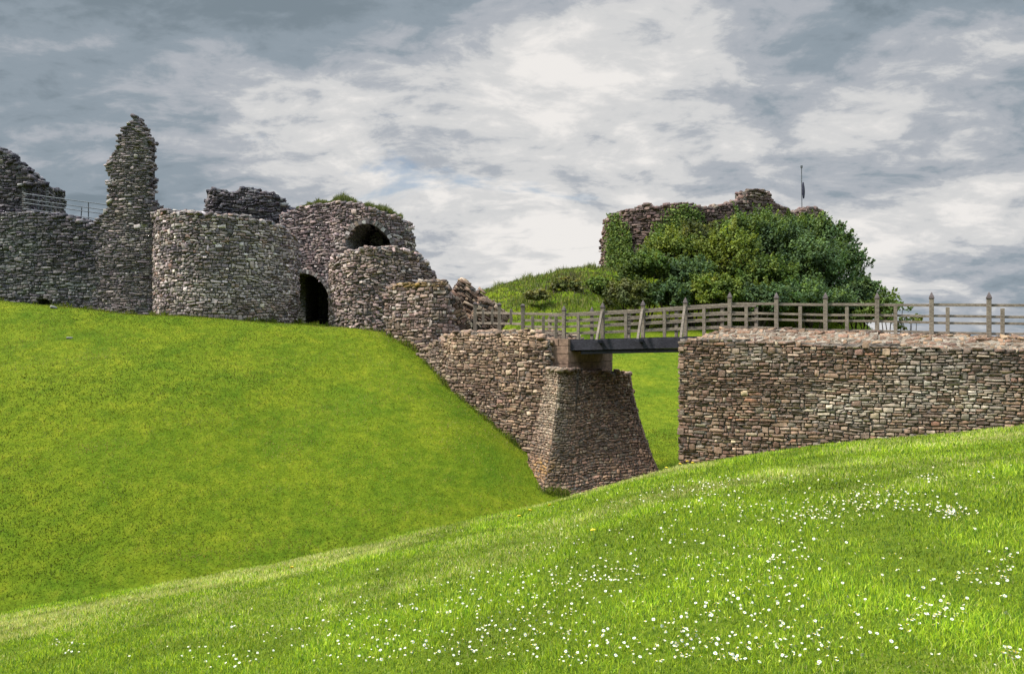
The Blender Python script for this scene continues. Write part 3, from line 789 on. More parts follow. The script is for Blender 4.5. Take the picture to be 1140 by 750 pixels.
# voussoirs round the two arches
def voussoirs(parent, surf, pts, depth, tall, name, seed):
    rg = np.random.default_rng(seed)
    pts = [Vector((a, 0, b)) for a, b in pts]; V = []; Fq = []
    for i in range(len(pts) - 1):
        sub = 2
        for k in range(sub):
            a = pts[i].lerp(pts[i + 1], k / sub); b = pts[i].lerp(pts[i + 1], (k + 0.86) / sub)
            cpt = (a + b) / 2
            d = (b - a).normalized(); nrm = Vector((d.z, 0, -d.x)) * 1.0     # pixel space, y down
            if nrm.z > 0.2: nrm = -nrm
            Zd = 43.2 if pts[0].z > 300 else 42.0
            t = tall * rg.uniform(0.8, 1.25); fr = rg.uniform(0.05, 0.10)
            quad = [a - nrm * 0.3, b - nrm * 0.3, b + nrm * t, a + nrm * t]
            b0 = len(V)
            for zz_ in (-fr, depth):
                for qv in quad:
                    u = np.interp(PX(qv.x, 0, 1)[0], [PX(k_, 0, 1)[0] for k_ in (308, 340, 368, 380, 410, 440, 461, 482)], [44.4, 44.0, 43.4, 42.6, 42.0, 42.2, 43.0, 45.0])
                    p = PX(qv.x, qv.z, u); V.append((p[0], p[1] + zz_, p[2]))
            Fq += [tuple(b0 + j for j in f) for f in ((0, 1, 2, 3), (7, 6, 5, 4), (4, 5, 1, 0), (5, 6, 2, 1), (6, 7, 3, 2), (7, 4, 0, 3))]
    n = len(V) // 8
    me = bpy.data.meshes.new(name); me.from_pydata(V, [], Fq); me.update()
    a = me.color_attributes.new('Col', 'FLOAT_COLOR', 'POINT')
    cc = np.ones((len(V), 4), np.float32); cc[:, :3] = np.repeat(palette(n, rg, *GRY, gain=0.75), 8, 0); a.data.foreach_set('color', cc.ravel())
    link(name, me, M_grey, parent)
voussoirs(gh, gs, gate[1:-1], 0.5, 4.5, 'gate_arch_ring', 5)
voussoirs(gh, gs, vault[1:-1], 0.5, 4.5, 'vault_arch_ring', 6)

# ---- left round gate tower
lt = empty('round_gate_tower', (-14.4, 41.6, 0.5))
tag(lt, 'round grey stone gate tower left of the dark gate arch, its top broken level', 'tower')
def tint_lt(px, py, c, rg):
    n = len(px)
    p = np.clip((0.8 * blob(px, py, 232, 335, 30, 25) + 0.55 * blob(px, py, 290, 310, 45, 45)) * rg.uniform(0, 1.2, n), 0, 0.75)[:, None]  # pale lime patches; the right-hand one also paints in the tower's brighter lit side
    c = c * (1 - p) + np.array(lin(172, 160, 152)) * p
    q = np.clip(0.8 * blob(px, py, 270, 345, 60, 16) * rg.uniform(0, 1, n), 0, 0.6)[:, None]
    return c * (1 - q) + np.array(lin(120, 98, 84)) * q
out_lt = [(165, 400), (168, 300), (172, 238), (184, 235), (200, 236), (222, 237), (232, 240), (252, 239), (272, 241), (290, 245), (306, 249), (318, 254), (327, 262), (332, 270), (340, 300), (345, 400)]
S_lt = Surf(arc(-14.55, 41.6, 3.55, -92, 92, 30, -0.2, 6.8))
masonry(lt, S_lt, 0.125, 0.215, GRY, M_grey, M_core_grey, 71, thick=2.6, outline=out_lt, rag=0.05, wave=0.05, tint=tint_lt, jit=0.17, tilt=0.12, big=0.12, prot=0.030, bulge=0.034, lump=(0.18, 0.10))

# ---- ruined block rising behind the round tower
bb_ = empty('ruined_wall_block', (-13.5, 45.5, 3.0))
tag(bb_, 'dark ruined block of masonry rising behind the round gate tower', 'wall')
out_bb = [(229, 320), (229, 226), (231, 214), (238, 211), (246, 213), (262, 214), (268, 209), (278, 210), (288, 213), (302, 215), (314, 222), (318, 228), (325, 234), (332, 250), (332, 320)]
masonry(bb_, Surf([vk(222, 340, 200, 46.4), vk(240, 340, 200, 45.6), vk(290, 340, 200, 45.6), vk(335, 340, 200, 46.2)]), 0.14, 0.3, DRK, M_grey, M_core_grey, 81, thick=1.6, outline=out_bb, rag=0.09, wave=0.07, jit=0.18, tilt=0.14, prot=0.045, bulge=0.041, lump=(0.2, 0.1))

# ---- tall sliver of wall
tw = empty('tall_wall_fragment', (-18.6, 39.6, 1.2))
tag(tw, 'tall narrow ragged sliver of thin-coursed wall standing high above the left curtain wall', 'wall')
_tw = [(90, 400), (92, 300), (96, 268), (104, 253), (111, 242), (119, 232), (122, 222), (121, 210), (120, 203), (124, 198), (117, 191), (117, 185), (121, 183), (121, 174), (126, 168), (131, 163), (131, 156), (129, 150), (136, 147), (139, 140), (144, 135), (148, 129), (152, 127), (157, 129), (160, 134), (164, 142), (168, 149), (173, 155), (171, 163), (174, 175), (175, 190), (174, 205), (177, 220), (179, 232), (181, 250), (181, 400)]
out_tw = [(x - (8.0 if x > 155 and y < 228 else 0.0) + (1.5 if x < 150 and y < 200 else 0), y) for x, y in _tw]
S_tw = Surf([vk(88, 380, 118, 40.7), vk(140, 380, 118, 40.0), vk(166, 380, 118, 40.0), vk(183, 380, 118, 40.3)])
masonry(tw, S_tw, 0.095, 0.26, ([lin(100, 95, 93), lin(83, 79, 79), lin(119, 114, 110), lin(66, 63, 65), lin(138, 133, 127)], [5, 4, 3, 3, 1]), M_grey, M_core_grey, 91, thick=0.9, outline=out_tw, rag=0.05, wave=0.05, jit=0.14, tilt=0.05, prot=0.022, bulge=0.024, lump=(0.16, 0.07), cell=0.1)

# ---- curtain wall at the left
lw = empty('curtain_wall', (-22.5, 40.5, 1.4))
tag(lw, 'dark lichen-stained curtain wall at the far left with a small square drain hole at its foot', 'wall')
out_lw = [(-60, 400), (-60, 240), (-5, 238), (20, 236), (50, 237), (66, 240), (84, 244), (100, 248), (114, 248), (116, 400)]
drain = [(41, 343), (41, 334), (45, 334), (46, 331), (51, 331), (52, 334), (57, 335), (57, 343)]
def tint_lw(px, py, c, rg):
    n = len(px)
    g = np.clip(0.6 * blob(px, py, 20, 270, 25, 25) * rg.uniform(0, 1.2, n) + 0.5 * blob(px, py, 60, 320, 80, 14) * rg.uniform(0, 1.2, n), 0, 0.6)[:, None]
    return c * (1 - g) + np.array(lin(128, 132, 122)) * g
S_lw = Surf([vk(-64, 380, 220, 41.4), vk(0, 380, 220, 41.0), vk(60, 380, 220, 40.6), vk(118, 380, 220, 40.4)])
masonry(lw, S_lw, 0.13, 0.27, DRK, M_grey, M_core_grey, 101, thick=1.5, outline=out_lw, holes=(drain,), rag=0.06, wave=0.05, tint=tint_lw, jit=0.14, tilt=0.07, prot=0.034, bulge=0.031, lump=(0.18, 0.09))
# ---- upper ruin behind the railing
uw = empty('upper_wall_ruin', (-25.5, 44.0, 6.0))
tag(uw, 'dark stepped upper wall ruin at the top left edge, behind the iron railing', 'wall')
out_uw = [(-60, 330), (-60, 158), (-20, 160), (0, 167), (10, 172), (15, 180), (24, 186), (31, 193), (38, 199), (44, 204), (52, 206), (58, 210), (71, 213), (72, 226), (72, 250), (76, 330)]
masonry(uw, Surf([vk(-64, 300, 150, 43.6), vk(0, 300, 150, 43.2), vk(45, 300, 150, 43.2), vk(60, 300, 150, 45.8), vk(74, 300, 150, 48.4)]), 0.14, 0.28, DRK, M_grey, M_core_grey, 111, thick=0.9, outline=out_uw, rag=0.07, wave=0.05, jit=0.15, tilt=0.08, prot=0.034, bulge=0.031, lump=(0.2, 0.1))

# ---- keep ruin on its mound
kp = empty('keep_ruin', (16.0, 74.0, 5.5))
tag(kp, 'ruined keep wall of dark red stone on top of the bushy mound', 'keep')
out_kp = [(666, 420), (669, 300), (670, 270), (673, 246), (681, 240), (688, 236), (700, 234), (712, 230), (720, 228), (728, 231), (746, 228), (762, 226), (776, 231), (790, 230), (806, 228), (818, 226), (827, 222), (831, 214), (839, 211), (848, 212), (856, 215), (860, 223), (866, 228), (876, 232), (884, 238), (890, 242), (896, 243), (897, 234), (903, 232), (912, 233), (918, 236), (921, 245), (926, 420)]
masonry(kp, Surf([vk(664, 340, 200, 80), vk(676, 340, 200, 76), vk(700, 340, 200, 74), vk(760, 340, 200, 72), vk(830, 340, 200, 73), (PX(890, 340, 75.5), PX(890, 200, 75.5)), vk(928, 340, 200, 79)]), 0.22, 0.42, KEEP, M_far, M_core, 121, thick=1.6, outline=out_kp, rag=0.10, wave=0.06, jit=0.16, tilt=0.1, prot=0.07, bulge=0.07, cell=0.2, lump=(0.3, 0.16))

# ---- fallen masonry beside the causeway
def fallen(name, label, cen, L_, H_, T_, rotx, rotz, seed):
    e = empty(name, cen); tag(e, label, 'rubble', 'fallen masonry chunks at the left end of the bridge')
    sub = bpy.data.objects.new('masonry_chunk', None)
    k = []
    pts = [(-L_ / 2, T_ / 2), (-L_ / 2, -T_ / 2), (L_ / 2, -T_ / 2), (L_ / 2, T_ / 2)]
    Yoff = 1000.0
    for x, y in pts: k.append(((x, y + Yoff, -H_ / 2), (x, y + Yoff, H_ / 2)))
    S_ = Surf(k)
    dummy = empty('tmp')
    masonry(dummy, S_, 0.15, 0.28, RED2, M_stone, M_core, seed, thick=T_ * 0.48, rag=0.12, wave=0.02, breaks=(S_.s[1], S_.s[2]), jit=0.18, prot=0.038, bulge=0.041, tilt=0.12, lump=(0.16, 0.10))
    R = Matrix.Translation(Vector(cen)) @ Matrix.Rotation(rotz, 4, 'Z') @ Matrix.Rotation(rotx, 4, 'Y') @ Matrix.Translation(Vector((0, -Yoff, 0)))
    for c in list(dummy.children):
        c.parent = None; c.matrix_parent_inverse = Matrix(); c.data.transform(R)
        c.parent = e; c.matrix_parent_inverse = Matrix.Translation(Vector(cen)).inverted()
    bpy.data.objects.remove(dummy)
fallen('fallen_masonry', 'large tilted chunk of fallen masonry leaning behind the bridge railings', PX(519, 344, 38.5), 1.9, 2.0, 1.3, math.radians(38), math.radians(-8), 131)
fallen('fallen_masonry', 'smaller dark tilted chunk of fallen masonry right of the larger chunk', PX(543, 354, 38.0), 1.5, 1.2, 1.2, math.radians(30), math.radians(10), 132)
fallen('fallen_masonry', 'low broken lump of fallen masonry against the mossy wall stub', PX(503, 352, 36.6), 1.0, 1.5, 1.0, math.radians(-24), math.radians(20), 133)

# ---- path over abutment and causeway
pm = MB()
F0 = Vector((14.16, 24.0, 0)); FS = Vector((-1.359, 0.6667, 0))      # first tall post and the step between posts
inw = -fo
def slab(m, line, w0, w1, z1, z0):
    for (p, q, zp, zq) in line:
        a, b = p + inw * w0, q + inw * w0; c_, d_ = q + inw * w1, p + inw * w1
        m.hexa([(a.x, a.y, z0), (b.x, b.y, z0), (c_.x, c_.y, z0), (d_.x, d_.y, z0), (a.x, a.y, zp), (b.x, b.y, zq), (c_.x, c_.y, zq), (d_.x, d_.y, zp)])
slab(pm, [(F0 - FS * 6, F0, -0.08, -0.08), (F0, F0 + FS * 5.7, -0.08, 0.02)], -0.15, 2.2, 0, -0.6)
tag(pm.build('path', M_path), kind='structure')

# ------------------------------------------------------------------ bridge and fences
dxy = (fd.x, fd.y)
def fpos(k): return F0 + FS * k
RAILY = {-2: 340, -1: 340, 0: 340, 1: 339.5, 2: 339, 3: 339, 4: 338.5, 5: 338.5, 6: 341.5, 7: 345, 8: 347.5, 9: 350}
TOPY = {-2: 325, -1: 325, 0: 325, 1: 325, 2: 325.5, 3: 325.5, 4: 325.5, 5: 325, 6: 331, 7: 334, 8: 336.5, 9: 340}
def zof(y, Y): return (375 - y) / F * Y
def rail_offs(k):
    t = np.clip((k - 3) / 4.0, 0, 1); return [0, 0.33 - 0.10 * t, 0.53 - 0.08 * t, 0.83 - 0.12 * t]
def cap_mesh(parent_post, x, y, z, wdt):
    m = MB(); m.post(x, y, z - 0.005, z + 0.035, wdt * 1.22, *dxy)
    m.post(x, y, z + 0.034, z + 0.085, wdt * 1.16, *dxy, taper=0.78)
    m.post(x, y, z + 0.084, z + 0.20, wdt * 0.90, *dxy, taper=0.12)
    return m.build('post_cap', M_cap, parent_post, 0.006)
bridge = empty('footbridge', (4.5, 29.0, 0.0))
tag(bridge, 'timber footbridge deck on dark beams spanning the ditch between the two stone abutments', 'bridge')
b0, b1 = fpos(9.12), fpos(5.6)
zb0, zb1 = -0.11, 0.03
def beamz(t, off): return zb0 + (zb1 - zb0) * t + off
for wof, nm in ((-0.10, 'main_beam'), (0.75, 'main_beam'), (1.62, 'main_beam')):
    m = MB(); a, b = b0 + inw * wof, b1 + inw * wof
    m.bar((a.x, a.y, beamz(0, -0.22)), (b.x, b.y, beamz(1, -0.22)), 0.16, 0.36); m.build(nm, M_beam, bridge, 0.01)
    a2, b2 = b0 + inw * (wof + 0.05), b1 + inw * (wof + 0.05)
    m = MB(); m.bar((a2.x, a2.y, beamz(0, -0.46)) if wof > 0 else (a2.x + 0.8, a2.y - 0.39, beamz(0, -0.46)), (b2.x, b2.y, beamz(1, -0.48)), 0.14, 0.115); m.build('lower_beam', M_beam, bridge, 0.01)
m = MB()
npl = 34
for i in range(npl):
    t0, t1 = i / npl + 0.002, (i + 1) / npl - 0.002
    a, b = b0.lerp(b1, t0), b0.lerp(b1, t1)
    z = beamz((t0 + t1) / 2, 0)
    p = [a + inw * -0.17, b + inw * -0.17, b + inw * 1.75, a + inw * 1.75]
    m.hexa([(v.x, v.y, z - 0.037) for v in p] + [(v.x, v.y, z) for v in p])
m.build('deck_boards', M_beam, bridge)
for k in (6, 7, 8):
    p = fpos(k); t = (p - b0).length / (b1 - b0).length; z = beamz(t, -0.10)
    a = p - inw * 0.72; b = p + inw * 0.3
    m = MB(); m.bar((a.x, a.y, z), (b.x, b.y, z), 0.14, 0.11); m.build('outrigger', M_beam, bridge, 0.008)

def deck_z(k): return zof(RAILY[k], fpos(k).y) - 0.97
fen = empty('timber_fence', (7.0, 27.5, 0.0))
tag(fen, 'long weathered grey rail fence with pointed posts along the near bridge side', 'fence')
for k in range(-2, 10):
    p = fpos(k); top = zof(TOPY[k], p.y) - 0.20
    m = MB(); wdt = 0.125
    m.post(p.x, p.y, min(deck_z(k) - 0.12, -0.15), top, wdt, *dxy)
    po = m.build('fence_post', M_wood, fen, 0.008)
    cap_mesh(po, p.x, p.y, top, wdt)
for k in range(-2, 9):
    p, q_ = fpos(k), fpos(k + 1)
    o0, o1 = rail_offs(k), rail_offs(k + 1)
    for r in range(4):
        za = zof(RAILY[k], p.y) - o0[r] + random.uniform(-0.012, 0.012); zb = zof(RAILY[k + 1], q_.y) - o1[r] + random.uniform(-0.012, 0.012)
        m = MB(); a, b = p + inw * 0.045, q_ + inw * 0.045
        m.bar((a.x, a.y, za), (b.x, b.y, zb), 0.045, 0.085 if r == 0 else 0.075); m.build('rail', M_wood, fen, 0.006)
for px in (1175, 1116, 1055, 997, 943, 891, 831, 784, 740, 697, 644):
    X, Z = ray_line(px, F0.x, F0.y, FS.x, FS.y); k = (X - F0.x) / FS.x
    k0 = int(math.floor(k)); t = k - k0
    k0 = max(-2, min(8, k0))
    zr = zof(RAILY[k0], fpos(k0).y) * (1 - t) + zof(RAILY[k0 + 1], fpos(k0 + 1).y) * t
    X2, Z2 = X + fo.x * 0.02, Z + fo.y * 0.02
    m = MB(); m.post(X2, Z2, zr - 1.10, zr - 0.055 - random.uniform(0, 0.03), 0.105, *dxy, wt=0.085); m.build('intermediate_post', M_wood, fen, 0.006)
for k in (6, 7, 8):
    p = fpos(k); t = (p - b0).length / (b1 - b0).length
    f_ = p - inw * 0.62; tp = p - inw * 0.07
    m = MB(); m.bar((f_.x, f_.y, beamz(t, -0.05)), (tp.x, tp.y, zof(RAILY[k], p.y) + 0.02), 0.085, 0.085); m.build('raking_brace', M_wood, fen, 0.006)

ff = empty('timber_fence', (7.6, 29.0, 0.0))
tag(ff, 'shorter plain post and rail fence along the far bridge side, behind the near fence', 'fence')
def fz(k):
    k = max(-2.0, min(9.0, k)); k0 = int(math.floor(min(k, 8.999))); t = k - k0
    return zof(RAILY[k0], fpos(k0).y) * (1 - t) + zof(RAILY[k0 + 1], fpos(k0 + 1).y) * t
O2 = inw * 1.55
ks = []
for px in (842, 804, 753, 700, 659, 612):
    X, Z = ray_line(px, F0.x + O2.x, F0.y + O2.y, FS.x, FS.y); ks.append((X - F0.x - O2.x) / FS.x)
    k = ks[-1]; z = fz(k)
    m = MB(); capd = px in (659, 700, 753, 804); m.post(X, Z, z - 1.15, z + (0.12 if capd else -0.05), 0.11, *dxy); po = m.build('fence_post', M_wood, ff, 0.006)
    if px in (659,): cap_mesh(po, X, Z, z + 0.12, 0.10)
for i in range(len(ks) - 1):
    a, b = fpos(ks[i]) + O2, fpos(ks[i + 1]) + O2
    for r in range(4):
        m = MB(); za, zb = fz(ks[i]) - rail_offs(ks[i])[r], fz(ks[i + 1]) - rail_offs(ks[i + 1])[r]
        m.bar((a.x - inw.x * 0.07, a.y - inw.y * 0.07, za), (b.x - inw.x * 0.07, b.y - inw.y * 0.07, zb), 0.045, 0.08); m.build('rail', M_wood, ff, 0.005)

# left landing: fence that turns towards the gate
lf = empty('timber_fence', (0.2, 32.0, -0.2))
tag(lf, 'short weathered fence with flat black caps turning towards the gate on the causeway', 'fence')
lp = [(628, 340, 30.0), (582, 339, 31.4), (556, 338, 32.9), (529, 337, 34.4)]
prev = None
for i, (px, pyt, Z) in enumerate(lp):
    X, Y, zt = PX(px, pyt, Z)
    if i:
        m = MB(); m.post(X, Y, zt - 1.45, zt - 0.08, 0.145, 1, 0); po = m.build('fence_post', M_wood, lf, 0.008)
        m = MB(); m.post(X, Y, zt - 0.085, zt - 0.02, 0.19, 1, 0); m.post(X, Y, zt - 0.021, zt + 0.03, 0.15, 1, 0, taper=0.5); m.build('post_cap', M_cap, po, 0.006)
    if prev:
        X0_, Y0_, Z0_, px0 = prev
        ry = [(350, 349), (357, 356.5), (364, 363.5), (371, 370)] if i == 1 else ([(349, 348.5), (360.5, 360)] if i == 2 else [(348.5, 348), (360, 359.5)])
        for (ya, yb) in ry:
            m = MB(); m.bar((X0_, Y0_ + 0.05, zof(ya, Z0_)), (X, Y + 0.05, zof(yb, Z)), 0.05, 0.095); m.build('rail', M_wood, lf, 0.006)
        for sp in ((593, 605, 619) if i == 1 else ((569,) if i == 2 else (538, 548))):
            t = (sp - px0) / (px - px0); zz_ = Z0_ + (Z - Z0_) * t; xx = (sp - 570) / F * zz_
            y0 = 352 if i == 1 else 344; y1 = 378 if i == 1 else 361
            m = MB(); m.post(xx, zz_ - 0.02, zof(y1, zz_), zof(y0, zz_), 0.115, 1, 0, wt=0.08); m.build('intermediate_post', M_wood, lf, 0.006)
    prev = (X, Y, Z, px)

# ---- iron railing at the upper left
rl = empty('iron_railing', (-23.0, 41.6, 6.5))
tag(rl, 'thin grey iron railing with four rails beside the tall wall sliver', 'railing')
ra, rb = (26, 41.6), (122, 41.6)
for dy in (0, 6.0, 10.5, 17.0):
    m = MB(); m.tube(PX(26, 215.5 + dy, 41.6), PX(122, 228.5 + dy, 41.6), 0.022, 6); m.build('rail', M_iron, rl)
for px in (43, 57, 91, 98.5):
    yt = 215.5 + (px - 26) * 13 / 96.0
    m = MB(); m.tube(PX(px, yt + (0 if px in (43, 98.5) else 7), 41.65), PX(px - (0 if px != 91 else 1.6), yt + 30, 41.65), 0.026, 6); m.build('post', M_iron, rl)

# ---- flagpole behind the keep
fp = empty('flagpole', PX(893, 250, 79)); tag(fp, 'slim grey flagpole with a furled dark flag behind the keep wall', 'flagpole')
m = MB(); m.tube(PX(893, 256, 79), PX(892.3, 186, 79), 0.042, 8); m.build('pole', M_iron, fp)
m = MB(); m.tube(PX(892.3, 187, 79), PX(892.3, 184.5, 79), 0.11, 8); m.build('finial', M_iron, fp)
V = []; Fc = []
top, bot = Vector(PX(893.2, 203, 78.9)), Vector(PX(893.6, 221, 78.9))
for i in range(9):
    t = i / 8; c_ = top.lerp(bot, t); r = 0.05 + 0.07 * math.sin(math.pi * min(1, t * 0.9 + 0.05))
    for j in range(8):
        a = 2 * math.pi * j / 8; rr = r * (1 + 0.35 * math.sin(3 * a + t * 2)); V.append((c_.x + 0.08 + rr * math.cos(a), c_.y + 0.7 * rr * math.sin(a), c_.z))
    if i:
        for j in range(8): Fc.append(((i - 1) * 8 + j, (i - 1) * 8 + (j + 1) % 8, i * 8 + (j + 1) % 8, i * 8 + j))
me = bpy.data.meshes.new('flag'); me.from_pydata(V, [], Fc); link('flag', me, M_flag, fp)

# ------------------------------------------------------------------ vegetation
def leaf_cloud(cen, nrm, size, col, rg, droop=0.6):
    """leaf-sized quads folded along the midrib"""
    n = len(cen)
    d = nrm + rg.normal(0, droop, (n, 3)); d /= np.linalg.norm(d, axis=1, keepdims=True)
    r = rg.normal(0, 1, (n, 3)); r -= d * (r * d).sum(1, keepdims=True); r /= np.linalg.norm(r, axis=1, keepdims=True)
    t = np.cross(d, r)
    s = size[:, None]
    a = cen - r * s; b = cen + t * s * 0.62; c = cen + r * s; e = cen - t * s * 0.62 + d * s * 0.25
    V = np.stack([a, b, c, e], 1).reshape(-1, 3)
    Q = np.arange(n * 4).reshape(n, 4)
    return V, Q, np.repeat(col, 4, 0)
def bush(name, label, cx, cy, cz, rx, ry, rz, cols, seed, n=5200, leaf=0.15, nclump=70, cat='bush', group='bushes covering the keep mound', stem=True):
    rg = np.random.default_rng(seed)
    e = empty(name, (cx, cy, cz - rz)); tag(e, label, cat, group)
    # leaf clumps spread over an uneven crown
    dirs = rg.normal(0, 1, (nclump, 3)); dirs /= np.linalg.norm(dirs, axis=1, keepdims=True); dirs[:, 2] = np.where(dirs[:, 2] < -0.5, -dirs[:, 2], dirs[:, 2])
    rad = rg.uniform(0.55, 1.04, nclump) ** 0.7 * rg.uniform(0.8, 1.12, nclump)
    cc = dirs * rad[:, None] * np.array([rx, ry, rz])
    crad = rg.uniform(0.13, 0.30, nclump) * (rx * ry * rz) ** (1 / 3)
    ccol = palette(nclump, rg, cols[0], cols[1], 0.16) * 0.9 + 0.1 * np.array([0.09, 0.11, 0.04])
    k = rg.choice(nclump, n, p=crad ** 2 / (crad ** 2).sum())
    v = rg.normal(0, 1, (n, 3)); v /= np.linalg.norm(v, axis=1, keepdims=True)
    v[:, 2] = np.where(v[:, 2] < -0.3, -v[:, 2] * 0.7, v[:, 2])
    P = cc[k] + v * np.array([1, 1, 1.25]) * (crad[k] * np.clip(rg.normal(0.85, 0.32, n), 0.1, 1.7))[:, None]
    # leafy shoots that break the outline
    ns = max(10, nclump * 2); sk = rg.integers(0, nclump, ns)
    sd_ = dirs[sk] * np.array([0.8, 0.8, 0.6]) + np.array([0, 0, 0.7]) + rg.normal(0, 0.35, (ns, 3)); sd_ /= np.linalg.norm(sd_, axis=1, keepdims=True)
    sl = rg.uniform(0.5, 1.25, ns) * (rx * ry * rz) ** (1 / 3) * 0.36
    on = rg.random(n) < 0.33; si = rg.integers(0, ns, n); k = np.where(on, sk[si], k)
    tt = rg.random(n) ** 0.8
    Ps = cc[sk[si]] + sd_[si] * (crad[sk[si]] * 0.7 + sl[si] * tt)[:, None] + rg.normal(0, 0.10, (n, 3)) * (1.15 - tt)[:, None]
    P = np.where(on[:, None], Ps, P)
    col = np.clip(ccol[k] * rg.normal(1, 0.18, (n, 1)), 0.006, 0.5)
    V, Q, cl = leaf_cloud(P + np.array([cx, cy, cz]), v + np.array([0, 0, 0.5]), rg.uniform(0.6, 1.35, n) * leaf, col, rg)
    link('foliage', np_mesh('foliage', V, Q, col=cl), M_leaf, e)
    if stem:
        m = MB()
        g = float(ground_z(cx, cy))
        base = Vector((cx, cy, min(g, cz - rz * 0.6) - 0.2))
        for i in range(5):
            a = 2 * math.pi * i / 5 + seed; t = Vector((cx + 0.55 * rx * math.cos(a), cy + 0.55 * ry * math.sin(a), cz + rz * 0.35))
            mid = base.lerp(t, 0.5) + Vector((0.2 * math.cos(a * 2), 0.2 * math.sin(a), 0))
            m.bar(base, mid, 0.14, 0.14, taper=0.7); m.bar(mid, t, 0.098, 0.098, taper=0.35)
        m.build('trunk', M_bark, e)
    return e
YG = ([(0.17, 0.20, 0.035), (0.125, 0.165, 0.03), (0.23, 0.25, 0.05), (0.08, 0.115, 0.022)], [4, 4, 2, 2])
MG = ([(0.122, 0.170, 0.038), (0.092, 0.140, 0.034), (0.17, 0.215, 0.05), (0.065, 0.098, 0.028)], [4, 4, 2, 3])
DG = ([(0.088, 0.135, 0.050), (0.068, 0.112, 0.045), (0.125, 0.178, 0.058), (0.052, 0.085, 0.038)], [4, 4, 2, 3])
OL = ([(0.13, 0.14, 0.045), (0.11, 0.12, 0.038), (0.165, 0.16, 0.06), (0.075, 0.085, 0.028)], [4, 4, 2, 3])
BR = ([(0.15, 0.15, 0.055), (0.13, 0.125, 0.05), (0.18, 0.165, 0.07), (0.10, 0.115, 0.035)], [4, 3, 2, 3])
bl = [  # px, py, Z, rx px, rz px, colours, label
 (720, 316, 62, 26, 30, MG, 'mid green bush at the left foot of the keep mound beside the grassy slope'),
 (744, 296, 66, 30, 34, YG, 'yellow-green bush below the bare keep wall'),
 (770, 318, 62, 26, 26, DG, 'dark low bush in the second rank just above the middle of the bridge'),
 (778, 283, 67, 26, 28, OL, 'olive-brown bush below the ivy patch of the keep'),
 (812, 300, 64, 30, 36, YG, 'bright yellow-green tall bush in the middle of the keep mound'),
 (838, 271, 68, 34, 28, MG, 'mid green bush reaching up to the highest point of the keep'),
 (850, 318, 62, 32, 24, MG, 'mid green bush right above the tall fence posts at mid path'),
 (868, 290, 66, 34, 34, DG, 'dark green bush right of centre on the keep mound'),
 (890, 270, 71, 34, 22, MG, 'mid green bush below the flagpole'),
 (902, 308, 64, 34, 34, DG, 'blue-green dark bush low on the right of the mound'),
 (920, 282, 70, 28, 30, DG, 'dark green bush forming the right shoulder of the mound'),
 (936, 314, 67, 27, 36, DG, 'very dark bush at the right edge of the mound against the sky'),
 (952, 338, 63, 24, 20, DG, 'dark rounded bush low at the right foot of the mound behind a pointed post'),
 (700, 334, 60, 24, 15, OL, 'olive low bush behind the raking braces of the bridge'),
 (968, 352, 62, 22, 13, MG, 'low mid green bush hugging the ground at the right foot of the mound'),
 (632, 322, 60, 17, 7, BR, 'low brownish bramble patch on the crest of the grassy mound'),
 (598, 331, 57, 12, 5, BR, 'smallest bramble patch, low on the left slope of the grassy mound'),
 (664, 322, 63, 13, 8, MG, 'small green bramble on the grassy mound left of the ivy'),
 (796, 330, 60, 30, 16, YG, 'light green low bush directly behind the fence near the bridge end'),
 (900, 338, 60, 46, 16, DG, 'dark low hedge-like bush directly behind the fence rails'),
 (842, 340, 60, 30, 14, DG, 'dark low bush behind the fence left of the hedge-like one'),
 (745, 334, 60, 26, 14, DG, 'dark low bush behind the bridge railings'),
]
for i, (px, py, Z, rxp, rzp, cols, lab) in enumerate(bl):
    x, y, z = PX(px, py, Z); rx, rz = rxp * Z / F, rzp * Z / F
    bush('bush', lab, x, y, z, rx * 1.08, rx * 0.9, rz * 1.08, cols, 200 + i, n=int(5200 + 1500 * rx * rz), leaf=0.108, nclump=int(60 + 9 * rx * rz), stem=rzp > 9)
x, y, z = PX(992, 350, 60)
bush('bush', 'small airy light green shrub trailing off to the right behind the fence', x, y, z, 1.5, 1.2, 1.5, MG, 260, n=900, leaf=0.12, nclump=24)
x, y, z = PX(1012, 362, 60)
bush('bush', 'tiny sparse shrub at the far right foot of the mound', x, y, z, 0.9, 0.9, 0.7, YG, 261, n=380, leaf=0.11, nclump=14)
# ivy on the keep
def ivy(label, pts, n, seed, cols):
    rg = np.random.default_rng(seed)
    e = empty('ivy', PX(pts[0][0], pts[0][1], pts[0][2])); tag(e, label, 'ivy')
    P = []; cl = []
    w_ = np.array([p[3] * p[4] for p in pts], float); k = rg.choice(len(pts), n, p=w_ / w_.sum())
    pa = np.array(pts)
    px = pa[k, 0] + np.clip(rg.normal(0, 0.5, n), -1, 1) * pa[k, 3]; py = pa[k, 1] + np.clip(rg.normal(0, 0.5, n), -1, 1) * pa[k, 4]
    Z = np.interp(px, [664, 676, 700, 760, 830, 890, 928], [80, 76, 74, 72, 73, 75.5, 79]) - rg.uniform(0.12, 0.55, n)
    P = np.stack([(px - 570) / F * Z, Z, (375 - py) / F * Z], -1)
    c = np.clip(palette(n, rg, cols[0], cols[1], 0.25), 0.006, 0.4)
    V, Q, cl = leaf_cloud(P, np.tile(np.array([[0, -1, 0.4]]), (n, 1)), rg.uniform(0.6, 1.3, n) * 0.13, c, rg)
    link('foliage', np_mesh('foliage', V, Q, col=cl), M_leaf, e)
ivy('dark ivy hanging over the left end of the keep wall', [(683, 262, 76, 9, 24), (690, 290, 75, 12, 26), (680, 285, 76, 9, 24), (697, 268, 74, 6, 20), (676, 300, 76, 6, 14)], 3600, 301, MG)
